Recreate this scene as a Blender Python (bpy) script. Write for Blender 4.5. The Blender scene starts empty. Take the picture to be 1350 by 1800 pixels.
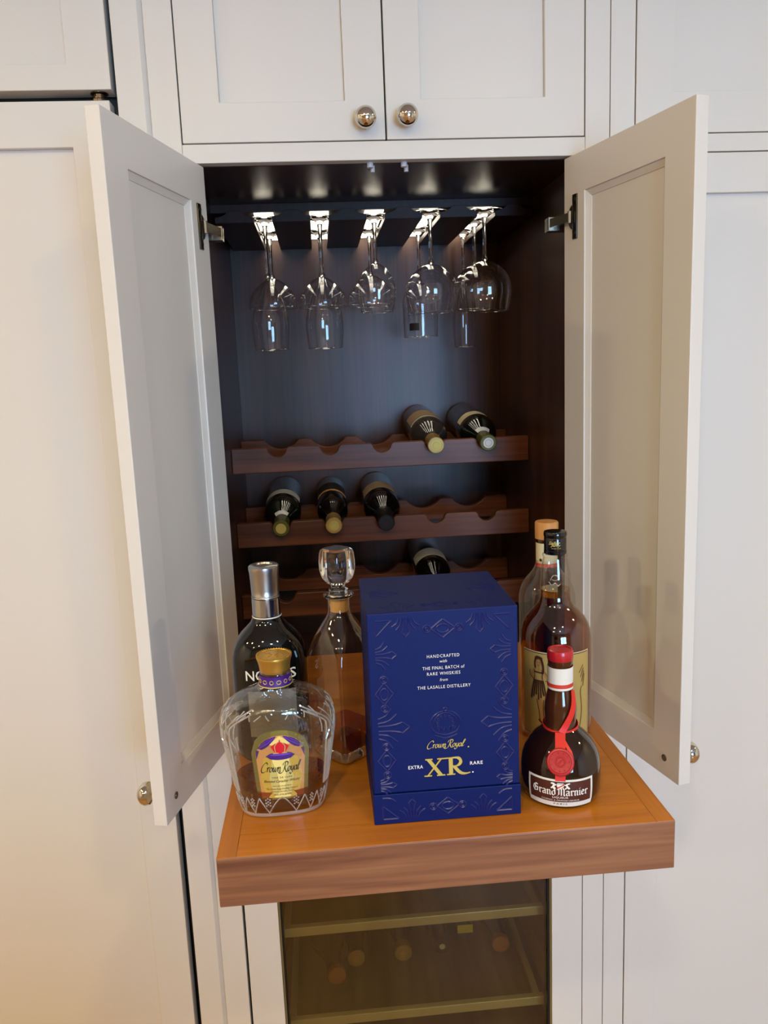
import bpy, bmesh, math, random
from mathutils import Matrix, Vector
random.seed(7)
PI = math.pi
scene = bpy.context.scene
COL = scene.collection

# ------------------------------------------------------------------ camera
cam_d = bpy.data.cameras.new('camera')
cam = bpy.data.objects.new('camera', cam_d)
COL.objects.link(cam)
scene.camera = cam
F_PX = 1412.5645
cam_d.sensor_fit = 'HORIZONTAL'
cam_d.sensor_width = 36.0
cam_d.lens = 36.0 * F_PX / 1350.0
cam_d.clip_start = 0.02
YAW, PITCH, ROLL = 0.0739, -0.1755, -0.0406
_f = Vector((math.sin(YAW) * math.cos(PITCH), math.cos(YAW) * math.cos(PITCH), math.sin(PITCH)))
_r = Vector((math.cos(YAW), -math.sin(YAW), 0))
_u = _r.cross(_f)
_r2 = math.cos(ROLL) * _r + math.sin(ROLL) * _u
_u2 = -math.sin(ROLL) * _r + math.cos(ROLL) * _u
M = Matrix.Identity(4)
for i in range(3):
    M[i][0], M[i][1], M[i][2] = _r2[i], _u2[i], -_f[i]
M[0][3], M[1][3], M[2][3] = -0.1190, -1.2568, 0.4733
cam.matrix_world = M

# ------------------------------------------------------------------ world, exposure
world = bpy.data.worlds.new('world')
scene.world = world
world.use_nodes = True
world.node_tree.nodes['Background'].inputs[0].default_value = (0.75, 0.86, 1.0, 1)
world.node_tree.nodes['Background'].inputs[1].default_value = 0.6
vs = scene.view_settings
vs.view_transform = 'Standard'
vs.look = 'None'
vs.gamma = 1.0
vs.use_curve_mapping = False
vs.exposure = 0.0
scene.cycles.use_denoising = True
scene.cycles.caustics_reflective = False
scene.cycles.caustics_refractive = False
scene.cycles.sample_clamp_indirect = 4.0
scene.cycles.adaptive_threshold = 0.02
scene.cycles.max_bounces = 9
scene.cycles.transmission_bounces = 8
scene.cycles.transparent_max_bounces = 16
WINDOW_STRENGTH = 28.0
WINDOW_COLOR = (0.33, 0.61, 1.0)
LAMP_STRENGTH = 455.0
LAMP_COLOR = (1.0, 0.80, 0.46)
STRIP_STRENGTH = 9.0

# ------------------------------------------------------------------ materials
def s2l(c):
    return tuple(((v / 255) / 12.92 if v / 255 <= 0.04045 else ((v / 255 + 0.055) / 1.055) ** 2.4) for v in c) + (1.0,)

def mat(name, rgb, rough=0.5, metal=0.0, trans=0.0, ior=1.45, coat=0.0, coat_rough=0.05, spec=0.5, lin=False):
    m = bpy.data.materials.new(name)
    m.use_nodes = True
    b = m.node_tree.nodes['Principled BSDF']
    b.inputs['Base Color'].default_value = (tuple(rgb) + (1.0,)) if lin else s2l(rgb)
    b.inputs['Roughness'].default_value = rough
    b.inputs['Metallic'].default_value = metal
    b.inputs['Transmission Weight'].default_value = trans
    b.inputs['IOR'].default_value = ior
    b.inputs['Coat Weight'].default_value = coat
    b.inputs['Coat Roughness'].default_value = coat_rough
    b.inputs['Specular IOR Level'].default_value = spec
    return m

def N(m, t, **kw):
    n = m.node_tree.nodes.new(t)
    for k, v in kw.items():
        setattr(n, k, v)
    return n

def L(m, a, b):
    m.node_tree.links.new(a, b)

def noise_bump(m, scale, strength, dist=0.001, stretch=(1, 1, 1), detail=3):
    tc = N(m, 'ShaderNodeTexCoord'); mp = N(m, 'ShaderNodeMapping')
    mp.inputs['Scale'].default_value = stretch
    nz = N(m, 'ShaderNodeTexNoise'); nz.inputs['Scale'].default_value = scale; nz.inputs['Detail'].default_value = detail
    bp = N(m, 'ShaderNodeBump'); bp.inputs['Strength'].default_value = strength; bp.inputs['Distance'].default_value = dist
    L(m, tc.outputs['Object'], mp.inputs[0]); L(m, mp.outputs[0], nz.inputs['Vector'])
    L(m, nz.outputs['Fac'], bp.inputs['Height'])
    L(m, bp.outputs[0], m.node_tree.nodes['Principled BSDF'].inputs['Normal'])
    return nz

def wood(name, c1, c2, axis, rough=0.35, coat=0.0, scale=1.0, c3=None, bump=0.15, coat_rough=0.1, spec=0.4):
    """grain runs along axis (0,1,2)"""
    m = mat(name, c1, rough, coat=coat, coat_rough=coat_rough, spec=spec)
    b = m.node_tree.nodes['Principled BSDF']
    st = [26.0, 26.0, 26.0]; st[axis] = 1.6
    st = [v * scale for v in st]
    tc = N(m, 'ShaderNodeTexCoord'); mp = N(m, 'ShaderNodeMapping'); mp.inputs['Scale'].default_value = st
    n1 = N(m, 'ShaderNodeTexNoise'); n1.inputs['Scale'].default_value = 1.0; n1.inputs['Detail'].default_value = 6; n1.inputs['Distortion'].default_value = 0.6
    st2 = [150.0, 150.0, 150.0]; st2[axis] = 5.0
    mp2 = N(m, 'ShaderNodeMapping'); mp2.inputs['Scale'].default_value = st2
    n2 = N(m, 'ShaderNodeTexNoise'); n2.inputs['Scale'].default_value = 1.0; n2.inputs['Detail'].default_value = 3
    mx = N(m, 'ShaderNodeMath', operation='MULTIPLY_ADD'); mx.inputs[1].default_value = 0.35
    ad = N(m, 'ShaderNodeMath', operation='MULTIPLY'); ad.inputs[1].default_value = 0.68
    cr = N(m, 'ShaderNodeValToRGB')
    cr.color_ramp.elements[0].position = 0.36; cr.color_ramp.elements[0].color = s2l(c2)
    cr.color_ramp.elements[1].position = 0.66; cr.color_ramp.elements[1].color = s2l(c1)
    if c3:
        e = cr.color_ramp.elements.new(0.5); e.color = s2l(c3)
    L(m, tc.outputs['Object'], mp.inputs[0]); L(m, tc.outputs['Object'], mp2.inputs[0])
    L(m, mp.outputs[0], n1.inputs['Vector']); L(m, mp2.outputs[0], n2.inputs['Vector'])
    L(m, n1.outputs['Fac'], ad.inputs[0]); L(m, n2.outputs['Fac'], mx.inputs[0]); L(m, ad.outputs[0], mx.inputs[2])
    L(m, mx.outputs[0], cr.inputs[0]); L(m, cr.outputs[0], b.inputs['Base Color'])
    bp = N(m, 'ShaderNodeBump'); bp.inputs['Strength'].default_value = bump; bp.inputs['Distance'].default_value = 0.0006
    L(m, n2.outputs['Fac'], bp.inputs['Height']); L(m, bp.outputs[0], b.inputs['Normal'])
    return m

def thin_glass(name, tint=(1, 1, 1), refl=1.0, base=0.05, power=4.0, rough=0.0, bump=None):
    """thin-walled glass: see-through body with a reflection that grows towards grazing view"""
    m = bpy.data.materials.new(name); m.use_nodes = True
    nt = m.node_tree
    for n in list(nt.nodes):
        nt.nodes.remove(n)
    out = N(m, 'ShaderNodeOutputMaterial'); mix = N(m, 'ShaderNodeMixShader')
    tr = N(m, 'ShaderNodeBsdfTransparent'); tr.inputs[0].default_value = tuple(tint) + (1,)
    gl = N(m, 'ShaderNodeBsdfGlossy'); gl.inputs['Roughness'].default_value = rough; gl.inputs[0].default_value = (refl, refl, refl, 1)
    lw = N(m, 'ShaderNodeLayerWeight'); lw.inputs['Blend'].default_value = 0.5
    pw = N(m, 'ShaderNodeMath', operation='POWER'); pw.inputs[1].default_value = power
    ma = N(m, 'ShaderNodeMath', operation='MULTIPLY_ADD'); ma.inputs[1].default_value = 0.9 - base; ma.inputs[2].default_value = base
    L(m, lw.outputs['Facing'], pw.inputs[0]); L(m, pw.outputs[0], ma.inputs[0]); L(m, ma.outputs[0], mix.inputs[0])
    L(m, tr.outputs[0], mix.inputs[1]); L(m, gl.outputs[0], mix.inputs[2]); L(m, mix.outputs[0], out.inputs[0])
    if bump:
        tc = N(m, 'ShaderNodeTexCoord'); nz = N(m, 'ShaderNodeTexNoise'); nz.inputs['Scale'].default_value = bump[0]
        bp = N(m, 'ShaderNodeBump'); bp.inputs['Strength'].default_value = bump[1]; bp.inputs['Distance'].default_value = 0.002
        L(m, tc.outputs['Object'], nz.inputs['Vector']); L(m, nz.outputs['Fac'], bp.inputs['Height'])
        L(m, bp.outputs[0], gl.inputs['Normal']); L(m, bp.outputs[0], lw.inputs['Normal'])
    return m

def emit(name, rgb, strength):
    m = bpy.data.materials.new(name); m.use_nodes = True
    nt = m.node_tree
    for n in list(nt.nodes):
        nt.nodes.remove(n)
    out = N(m, 'ShaderNodeOutputMaterial'); e = N(m, 'ShaderNodeEmission')
    e.inputs[0].default_value = tuple(rgb) + (1,); e.inputs[1].default_value = strength
    L(m, e.outputs[0], out.inputs[0])
    return m

MT = {}
MT['paint'] = mat('cabinet_paint', (0.70, 0.665, 0.61), 0.36, lin=True)
noise_bump(MT['paint'], 220, 0.04, 0.0006)
MT['room_paint'] = mat('room_paint', (0.34, 0.32, 0.28), 0.7, lin=True); noise_bump(MT['room_paint'], 60, 0.1)
MT['ceiling_paint'] = mat('ceiling_paint', (0.48, 0.46, 0.42), 0.8, lin=True); noise_bump(MT['ceiling_paint'], 60, 0.1)
MT['side_paint'] = mat('side_wall_paint', (0.74, 0.69, 0.60), 0.7, lin=True); noise_bump(MT['side_paint'], 60, 0.1)
MT['floor'] = wood('oak_floor', (196, 150, 98), (150, 104, 60), 1, 0.35, scale=0.5)
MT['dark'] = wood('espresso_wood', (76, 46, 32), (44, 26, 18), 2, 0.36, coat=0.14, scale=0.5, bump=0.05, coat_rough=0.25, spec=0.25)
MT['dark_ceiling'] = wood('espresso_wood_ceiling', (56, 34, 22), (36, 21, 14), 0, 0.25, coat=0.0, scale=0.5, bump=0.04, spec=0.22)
MT['rack'] = wood('rack_wood', (124, 72, 45), (72, 39, 25), 0, 0.38, coat=0.05, scale=0.9, bump=0.1, coat_rough=0.2, spec=0.25)
MT['moulding'] = wood('moulding_wood', (52, 32, 24), (34, 20, 15), 1, 0.4, coat=0.0, bump=0.05, spec=0.2)
MT['tray_top'] = wood('tray_top_wood', (196, 124, 38), (158, 92, 23), 0, 0.3, coat=0.2, scale=0.55, c3=(180, 109, 30), bump=0.05, coat_rough=0.2)
MT['tray_edge'] = wood('tray_edge_wood', (190, 118, 36), (152, 88, 23), 1, 0.3, coat=0.2, scale=0.55, bump=0.05, coat_rough=0.2)
MT['tray_front'] = wood('tray_front_wood', (152, 104, 74), (106, 66, 45), 0, 0.42, coat=0.08, scale=2.4, c3=(132, 87, 60), bump=0.2, coat_rough=0.25)
MT['chrome'] = mat('polished_nickel', (214, 205, 192), 0.06, 1.0)
MT['steel'] = mat('hinge_steel', (150, 138, 122), 0.25, 1.0)
MT['dark_steel'] = mat('dark_nickel', (92, 82, 70), 0.3, 1.0)
MT['black'] = mat('black_gap', (14, 12, 10), 0.8)
MT['grey_body'] = mat('grey_steel_body', (70, 66, 60), 0.5)
MT['plastic_clear'] = mat('grey_plastic_bumper', (188, 190, 196), 0.3)
MT['glass'] = thin_glass('wine_glass', base=0.05, power=2.5)
MT['solid_glass'] = mat('solid_glass', (0.97, 0.97, 0.95), 0.0, trans=1.0, ior=1.48, lin=True)
MT['bottle_clear'] = thin_glass('clear_bottle_glass', (0.93, 0.93, 0.9), base=0.07, power=3.0)
MT['cut_glass'] = thin_glass('cut_bottle_glass', (0.93, 0.93, 0.9), base=0.1, power=2.4, bump=(130, 0.5))
MT['ridge_glass'] = thin_glass('cut_glass_ridges', (0.9, 0.9, 0.88), base=0.22, power=1.6)
_m = MT['ridge_glass']; _o = [n for n in _m.node_tree.nodes if n.type == 'OUTPUT_MATERIAL'][0]; _x = _o.inputs[0].links[0].from_node
_d = N(_m, 'ShaderNodeBsdfPrincipled'); _d.inputs['Base Color'].default_value = (0.85, 0.84, 0.8, 1); _d.inputs['Roughness'].default_value = 0.15
_k = N(_m, 'ShaderNodeMixShader'); _k.inputs[0].default_value = 0.2  # white mixed into the colour as glints on the cut edges
L(_m, _x.outputs[0], _k.inputs[1]); L(_m, _d.outputs[0], _k.inputs[2]); L(_m, _k.outputs[0], _o.inputs[0])
MT['decanter'] = thin_glass('decanter_glass', (0.92, 0.86, 0.76), base=0.08, power=2.6)
MT['whisky'] = thin_glass('whisky', (0.84, 0.52, 0.13), base=0.06, power=3.5)
MT['whisky_dark'] = thin_glass('whisky_low', (0.60, 0.27, 0.045), base=0.06, power=3.5)
MT['rum'] = thin_glass('amber_rum', (0.66, 0.29, 0.09), base=0.02, power=4)
MT['rum_top'] = thin_glass('amber_rum_neck', (0.86, 0.56, 0.08), base=0.05, power=4)
MT['dark_bottle'] = mat('dark_bottle_glass', (9, 10, 8), 0.04, coat=0.6)
MT['green_bottle'] = mat('dark_green_bottle_glass', (12, 17, 9), 0.04, coat=0.6)
MT['brown_bottle'] = mat('dark_brown_bottle_glass', (34, 15, 6), 0.04, coat=0.5)
MT['brown_neck'] = mat('brown_neck_glass', (66, 32, 12), 0.05, coat=0.5)
MT['smoke_bottle'] = mat('smoky_bottle_glass', (52, 46, 40), 0.06, coat=0.5)
MT['black_bottle'] = mat('black_bottle_glass', (10, 9, 8), 0.05, coat=0.5)
MT['silver'] = mat('brushed_silver', (190, 186, 180), 0.28, 1.0); noise_bump(MT['silver'], 300, 0.1, 0.0004, (1, 1, 0.05))
MT['silver_ring'] = mat('bright_silver', (205, 205, 206), 0.15, 1.0)
MT['gold'] = mat('gold_cap', (200, 158, 70), 0.35, 0.75); noise_bump(MT['gold'], 500, 0.25, 0.0006)
MT['gold_foil'] = mat('gold_foil', (206, 184, 96), 0.38, 0.25)
MT['gold_paint'] = mat('gold_print', (206, 182, 110), 0.4, 0.3)
MT['cork'] = mat('cork', (206, 164, 100), 0.8); noise_bump(MT['cork'], 300, 0.6, 0.001)
MT['wood_cap'] = wood('light_wood_cap', (206, 150, 88), (178, 120, 62), 2, 0.5)
MT['box'] = mat('blue_box_paper', (7, 23, 86), 0.45, spec=0.22)
_m = MT['box']
_tc = N(_m, 'ShaderNodeTexCoord'); _h = None
_wx = N(_m, 'ShaderNodeTexWave', bands_direction='X'); _wx.inputs['Scale'].default_value = 420; _wx.inputs['Distortion'].default_value = 1.5
_wz = N(_m, 'ShaderNodeTexWave', bands_direction='Z'); _wz.inputs['Scale'].default_value = 420; _wz.inputs['Distortion'].default_value = 1.5
_ad = N(_m, 'ShaderNodeMath', operation='ADD'); _bp = N(_m, 'ShaderNodeBump'); _bp.inputs['Strength'].default_value = 0.12; _bp.inputs['Distance'].default_value = 0.0004
L(_m, _tc.outputs['Object'], _wx.inputs['Vector']); L(_m, _tc.outputs['Object'], _wz.inputs['Vector'])
L(_m, _wx.outputs['Fac'], _ad.inputs[0]); L(_m, _wz.outputs['Fac'], _ad.inputs[1]); L(_m, _ad.outputs[0], _bp.inputs['Height'])
L(_m, _bp.outputs[0], _m.node_tree.nodes['Principled BSDF'].inputs['Normal'])
MT['box_emboss'] = mat('blue_box_pressed_paper', (9, 27, 96), 0.33, spec=0.6)
MT['white'] = mat('white_print', (236, 232, 226), 0.5)
MT['white_paper'] = mat('white_paper', (226, 222, 214), 0.55)
MT['cream_paper'] = mat('cream_paper', (214, 200, 160), 0.55)
MT['tan_paper'] = mat('tan_paper', (150, 122, 92), 0.55)
MT['kraft_paper'] = mat('kraft_gold_paper', (178, 150, 84), 0.5)
MT['orange_paper'] = mat('orange_paper', (206, 150, 84), 0.55)
MT['grey_paper'] = mat('grey_paper', (176, 170, 158), 0.55)
MT['silver_paper'] = mat('silver_grey_paper', (140, 136, 128), 0.4, 0.2)
MT['brown_print'] = mat('brown_print', (70, 34, 24), 0.5)
MT['skin_print'] = mat('tan_print', (172, 124, 70), 0.5)
MT['black_print'] = mat('black_print', (22, 14, 12), 0.5)
MT['maroon'] = mat('maroon_label', (76, 36, 26), 0.45)
MT['red_plastic'] = mat('red_plastic', (176, 28, 36), 0.3, coat=0.3)
MT['red_wax'] = mat('red_wax', (168, 20, 28), 0.35, coat=0.3)
MT['red_ribbon'] = mat('red_ribbon', (214, 44, 34), 0.5)
MT['red_paper'] = mat('red_print', (200, 60, 44), 0.5)
MT['purple'] = mat('purple_print', (66, 24, 124), 0.45)
MT['purple_light'] = mat('light_purple_print', (112, 66, 176), 0.45)
MT['label_yellow'] = mat('yellow_label', (222, 182, 74), 0.45)
MT['label_peach'] = mat('peach_print', (222, 158, 92), 0.45)
MT['label_cream'] = mat('pale_yellow_print', (232, 214, 130), 0.45)
MT['label_border'] = mat('olive_gold_print', (140, 130, 66), 0.35, 0.4)
MT['crown_red'] = mat('red_print_crown', (206, 22, 40), 0.4)
MT['olive_capsule'] = mat('olive_capsule', (96, 92, 40), 0.35, 0.2)
MT['gold_capsule'] = mat('gold_capsule', (198, 164, 98), 0.3, 0.5)
MT['black_capsule'] = mat('black_capsule', (22, 20, 20), 0.35)
MT['black_cap'] = mat('black_glossy_cap', (12, 12, 16), 0.12, coat=0.5)
MT['tint_glass'] = thin_glass('bronze_tinted_glass', (0.74, 0.70, 0.53), base=0.06, power=4.0)
MT['cooler_wall'] = mat('cooler_liner', (128, 118, 96), 0.5)
MT['cooler_shelf'] = mat('cooler_shelf_metal', (208, 204, 188), 0.35, 0.2)
MT['cooler_tray'] = mat('cooler_shelf_board', (112, 104, 88), 0.5); noise_bump(MT['cooler_tray'], 40, 0.2)
MT['yellow_tag'] = mat('yellow_tag', (240, 208, 36), 0.5)
MT['amber_cap'] = mat('orange_brown_cap', (170, 104, 50), 0.4)
MT['brass'] = mat('gold_seal', (150, 116, 40), 0.35, 0.5)
MT['gasket'] = mat('black_gasket', (12, 10, 8), 0.6)
MT['gasket_gold'] = mat('bronze_edge', (120, 104, 58), 0.4)
MT['window_sky'] = emit('window_sky', WINDOW_COLOR, WINDOW_STRENGTH)
MT['lamp'] = emit('lamp_lens', LAMP_COLOR, LAMP_STRENGTH)
MT['led'] = emit('led_strip', (1.0, 0.90, 0.72), STRIP_STRENGTH)
MT['cooler_fill'] = emit('cooler_fill', (1.0, 0.95, 0.80), 19.0)
MT['white_trim'] = mat('white_trim', (0.8, 0.8, 0.78), 0.4, lin=True)

# ------------------------------------------------------------------ mesh helpers
class MB:
    def __init__(self):
        self.v = []; self.f = []; self.sm = []
    def add(self, vs_, fs, smooth=False):
        o = len(self.v)
        self.v += [tuple(p) for p in vs_]
        self.f += [tuple(i + o for i in f) for f in fs]
        self.sm += [smooth] * len(fs)
        return self
    def box(self, x0, x1, y0, y1, z0, z1):
        self.add([(x0, y0, z0), (x1, y0, z0), (x1, y1, z0), (x0, y1, z0), (x0, y0, z1), (x1, y0, z1), (x1, y1, z1), (x0, y1, z1)],
                 [(0, 3, 2, 1), (4, 5, 6, 7), (0, 1, 5, 4), (1, 2, 6, 5), (2, 3, 7, 6), (3, 0, 4, 7)])
        return self
    def lathe(self, prof, n=40, c=(0, 0, 0), sx=1.0, sy=1.0, power=None, smooth=True):
        """prof: (r, z) list; closed on the axis where r == 0; optional superellipse power and x/y scales (may be functions of z)"""
        vs_ = []; rings = []
        for r, z in prof:
            fx = sx(z) if callable(sx) else sx
            fy = sy(z) if callable(sy) else sy
            pw = power(z) if callable(power) else power
            if r <= 1e-7:
                rings.append([len(vs_)]); vs_.append((c[0], c[1], c[2] + z)); continue
            ring = []
            for k in range(n):
                a = 2 * PI * k / n
                ca, sa = math.cos(a), math.sin(a)
                if pw and pw != 2:
                    ca = math.copysign(abs(ca) ** (2 / pw), ca); sa = math.copysign(abs(sa) ** (2 / pw), sa)
                ring.append(len(vs_)); vs_.append((c[0] + r * fx * ca, c[1] + r * fy * sa, c[2] + z))
            rings.append(ring)
        fs = []
        for A, B in zip(rings[:-1], rings[1:]):
            if len(A) == 1 and len(B) == 1:
                continue
            for k in range(n):
                k2 = (k + 1) % n
                if len(A) == 1:
                    fs.append((A[0], B[k2], B[k]))
                elif len(B) == 1:
                    fs.append((A[k], A[k2], B[0]))
                else:
                    fs.append((A[k], A[k2], B[k2], B[k]))
        return self.add(vs_, fs, smooth)
    def cyl(self, a, b, r, n=20, r2=None, cap=True, smooth=True):
        a = Vector(a); b = Vector(b); d = (b - a).normalized()
        t = Vector((0, 0, 1)) if abs(d.z) < 0.9 else Vector((1, 0, 0))
        u = d.cross(t).normalized(); w = d.cross(u)
        r2 = r if r2 is None else r2
        vs_ = []
        for p, rr in ((a, r), (b, r2)):
            for k in range(n):
                an = 2 * PI * k / n
                vs_.append(p + u * rr * math.cos(an) + w * rr * math.sin(an))
        self.add(vs_, [(k, (k + 1) % n, n + (k + 1) % n, n + k) for k in range(n)], smooth)
        if cap:
            self.add(vs_[:n], [tuple(range(n))[::-1]]); self.add(vs_[n:], [tuple(range(n))])
        return self
    def tube(self, pts, r, n=8, closed=False, smooth=True, flat=None):
        pts = [Vector(p) for p in pts]; m = len(pts); vs_ = []
        for i, p in enumerate(pts):
            if closed:
                d = pts[(i + 1) % m] - pts[i - 1]
            else:
                d = pts[min(i + 1, m - 1)] - pts[max(i - 1, 0)]
            d.normalize()
            t = Vector((0, 0, 1)) if abs(d.z) < 0.9 else Vector((0, 1, 0))
            u = d.cross(t).normalized(); w = d.cross(u)
            for k in range(n):
                an = 2 * PI * k / n
                vs_.append(p + u * r * math.cos(an) + w * r * math.sin(an))
        fs = []
        for i in range(m if closed else m - 1):
            j = (i + 1) % m
            fs += [(i * n + k, i * n + (k + 1) % n, j * n + (k + 1) % n, j * n + k) for k in range(n)]
        if not closed:
            fs += [tuple(range(n))[::-1], tuple((m - 1) * n + k for k in range(n))]
        return self.add(vs_, fs, smooth)
    def prism(self, poly, y0, y1, ax=1):
        """poly in the two other axes, extruded along ax"""
        n = len(poly)
        def mk(p, t):
            return {0: (t, p[0], p[1]), 1: (p[0], t, p[1]), 2: (p[0], p[1], t)}[ax]
        vs_ = [mk(p, y0) for p in poly] + [mk(p, y1) for p in poly]
        return self.add(vs_, [tuple(range(n)), tuple(range(2 * n - 1, n - 1, -1))] + [(k, n + k, n + (k + 1) % n, (k + 1) % n) for k in range(n)])
    def mesh(self, name):
        me = bpy.data.meshes.new(name)
        me.from_pydata(self.v, [], self.f)
        for p, s in zip(me.polygons, self.sm):
            p.use_smooth = s
        bm = bmesh.new(); bm.from_mesh(me)
        bmesh.ops.recalc_face_normals(bm, faces=bm.faces)
        bm.to_mesh(me); bm.free()
        return me

def mworld(o):
    m = o.matrix_basis.copy()
    while o.parent:
        o = o.parent
        m = o.matrix_basis @ m
    return m

LAST = {}
def obj(name, mb, m, parent=None, local=False, bevel=0.0, seg=2, label=None, smooth_angle=None):
    """link one mesh object; vertices are world coordinates unless local=True (then the parent's)"""
    me = mb.mesh(name) if isinstance(mb, MB) else mb
    if bevel > 0:
        bm = bmesh.new(); bm.from_mesh(me)
        es = [e for e in bm.edges if len(e.link_faces) == 2 and e.calc_face_angle(0) > 0.5]
        bmesh.ops.bevel(bm, geom=es, offset=bevel, segments=seg, affect='EDGES', profile=0.5, clamp_overlap=True)
        bm.to_mesh(me); bm.free()
    if any(p.use_smooth for p in me.polygons):
        me.set_sharp_from_angle(angle=math.radians(38))
    o = bpy.data.objects.new(name, me)
    COL.objects.link(o)
    me.materials.append(MT[m] if isinstance(m, str) else m)
    if parent is not None:
        o.parent = parent
        if not local:
            me.transform(mworld(parent).inverted())
    if label:
        o['label'] = label
    LAST['o'] = o
    return o

def thing(name, label, cat, loc=(0, 0, 0), rotz=0.0, group=None, mtx=None):
    o = bpy.data.objects.new(name, None); COL.objects.link(o)
    o.empty_display_size = 0.05
    if mtx is not None:
        o.matrix_basis = mtx
    else:
        o.location = loc; o.rotation_euler = (0, 0, rotz)
        o.matrix_basis = Matrix.Translation(loc) @ Matrix.Rotation(rotz, 4, 'Z')
    o['label'] = label; o['category'] = cat
    if group:
        o['group'] = group
    return o

def tag(o, label, cat, group=None):
    o['label'] = label; o['category'] = cat
    if group:
        o['group'] = group
    return o

def struct(name, mb, m, bevel=0.0):
    o = obj(name, mb, m, bevel=bevel); o['kind'] = 'structure'
    return o

def box(x0, x1, y0, y1, z0, z1):
    return MB().box(x0, x1, y0, y1, z0, z1)

def ring_frame(x0, x1, z0, z1, ix0, ix1, iz0, iz1, y0, y1):
    """rectangular frame in xz, thickness y0..y1, as one solid with a hole"""
    mb = MB()
    o = [(x0, z0), (x1, z0), (x1, z1), (x0, z1)]; i = [(ix0, iz0), (ix1, iz0), (ix1, iz1), (ix0, iz1)]
    vs_ = [(p[0], y0, p[1]) for p in o + i] + [(p[0], y1, p[1]) for p in o + i]
    fs = []
    for k in range(4):
        k2 = (k + 1) % 4
        fs += [(k, k2, 4 + k2, 4 + k), (8 + k2, 8 + k, 12 + k, 12 + k2), (k2, k, 8 + k, 8 + k2), (4 + k, 4 + k2, 12 + k2, 12 + k)]
    return mb.add(vs_, fs)

def slope_ring(x0, x1, z0, z1, w, ya, yb, yc):
    """sloping bead: outer edge at depth ya, inner edge (inset w) at depth yb, backed at yc"""
    mb = MB()
    o = [(x0, z0), (x1, z0), (x1, z1), (x0, z1)]; i = [(x0 + w, z0 + w), (x1 - w, z0 + w), (x1 - w, z1 - w), (x0 + w, z1 - w)]
    vs_ = [(p[0], ya, p[1]) for p in o] + [(p[0], yb, p[1]) for p in i] + [(p[0], yc, p[1]) for p in o] + [(p[0], yc, p[1]) for p in i]
    fs = []
    for k in range(4):
        k2 = (k + 1) % 4
        fs += [(k, k2, 4 + k2, 4 + k), (8 + k2, 8 + k, 12 + k, 12 + k2), (k2, k, 8 + k, 8 + k2), (4 + k, 4 + k2, 12 + k2, 12 + k)]
    return mb.add(vs_, fs)

# ------------------------------------------------------------------ lettering
def catmull(pts, n=6):
    if len(pts) < 3:
        return pts
    P = [pts[0]] + list(pts) + [pts[-1]]; out = []
    for i in range(1, len(P) - 2):
        p0, p1, p2, p3 = P[i - 1], P[i], P[i + 1], P[i + 2]
        for k in range(n):
            t = k / n
            out.append(tuple(0.5 * (2 * p1[j] + (p2[j] - p0[j]) * t + (2 * p0[j] - 5 * p1[j] + 4 * p2[j] - p3[j]) * t * t
                                    + (-p0[j] + 3 * p1[j] - 3 * p2[j] + p3[j]) * t ** 3) for j in range(2)))
    out.append(tuple(pts[-1]))
    return out

def hull(ps):
    ps = sorted(set((round(p[0], 9), round(p[1], 9)) for p in ps))
    def half(it):
        h = []
        for p in it:
            while len(h) >= 2 and (h[-1][0] - h[-2][0]) * (p[1] - h[-2][1]) - (h[-1][1] - h[-2][1]) * (p[0] - h[-2][0]) <= 0:
                h.pop()
            h.append(p)
        return h
    a = half(ps); b = half(reversed(ps))
    return a[:-1] + b[:-1]

def nib(polys, pts, w, ang=0.6, t=0.05, smooth=True):
    """broad-nib pen: sweep a flat nib (width w, thickness t, held at ang) along pts"""
    if smooth:
        pts = catmull(pts)
    ca, sa = math.cos(ang), math.sin(ang)
    c = [(w / 2 * ca - t / 2 * sa, w / 2 * sa + t / 2 * ca), (-w / 2 * ca - t / 2 * sa, -w / 2 * sa + t / 2 * ca),
         (-w / 2 * ca + t / 2 * sa, -w / 2 * sa - t / 2 * ca), (w / 2 * ca + t / 2 * sa, w / 2 * sa - t / 2 * ca)]
    for p, q in zip(pts[:-1], pts[1:]):
        polys.append(hull([(p[0] + d[0], p[1] + d[1]) for d in c] + [(q[0] + d[0], q[1] + d[1]) for d in c]))

def ell(cx, cy, rx, ry, n=14, a0=0, a1=2 * PI):
    return [(cx + rx * math.cos(a0 + (a1 - a0) * k / n), cy + ry * math.sin(a0 + (a1 - a0) * k / n)) for k in range(n + 1)]

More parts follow.
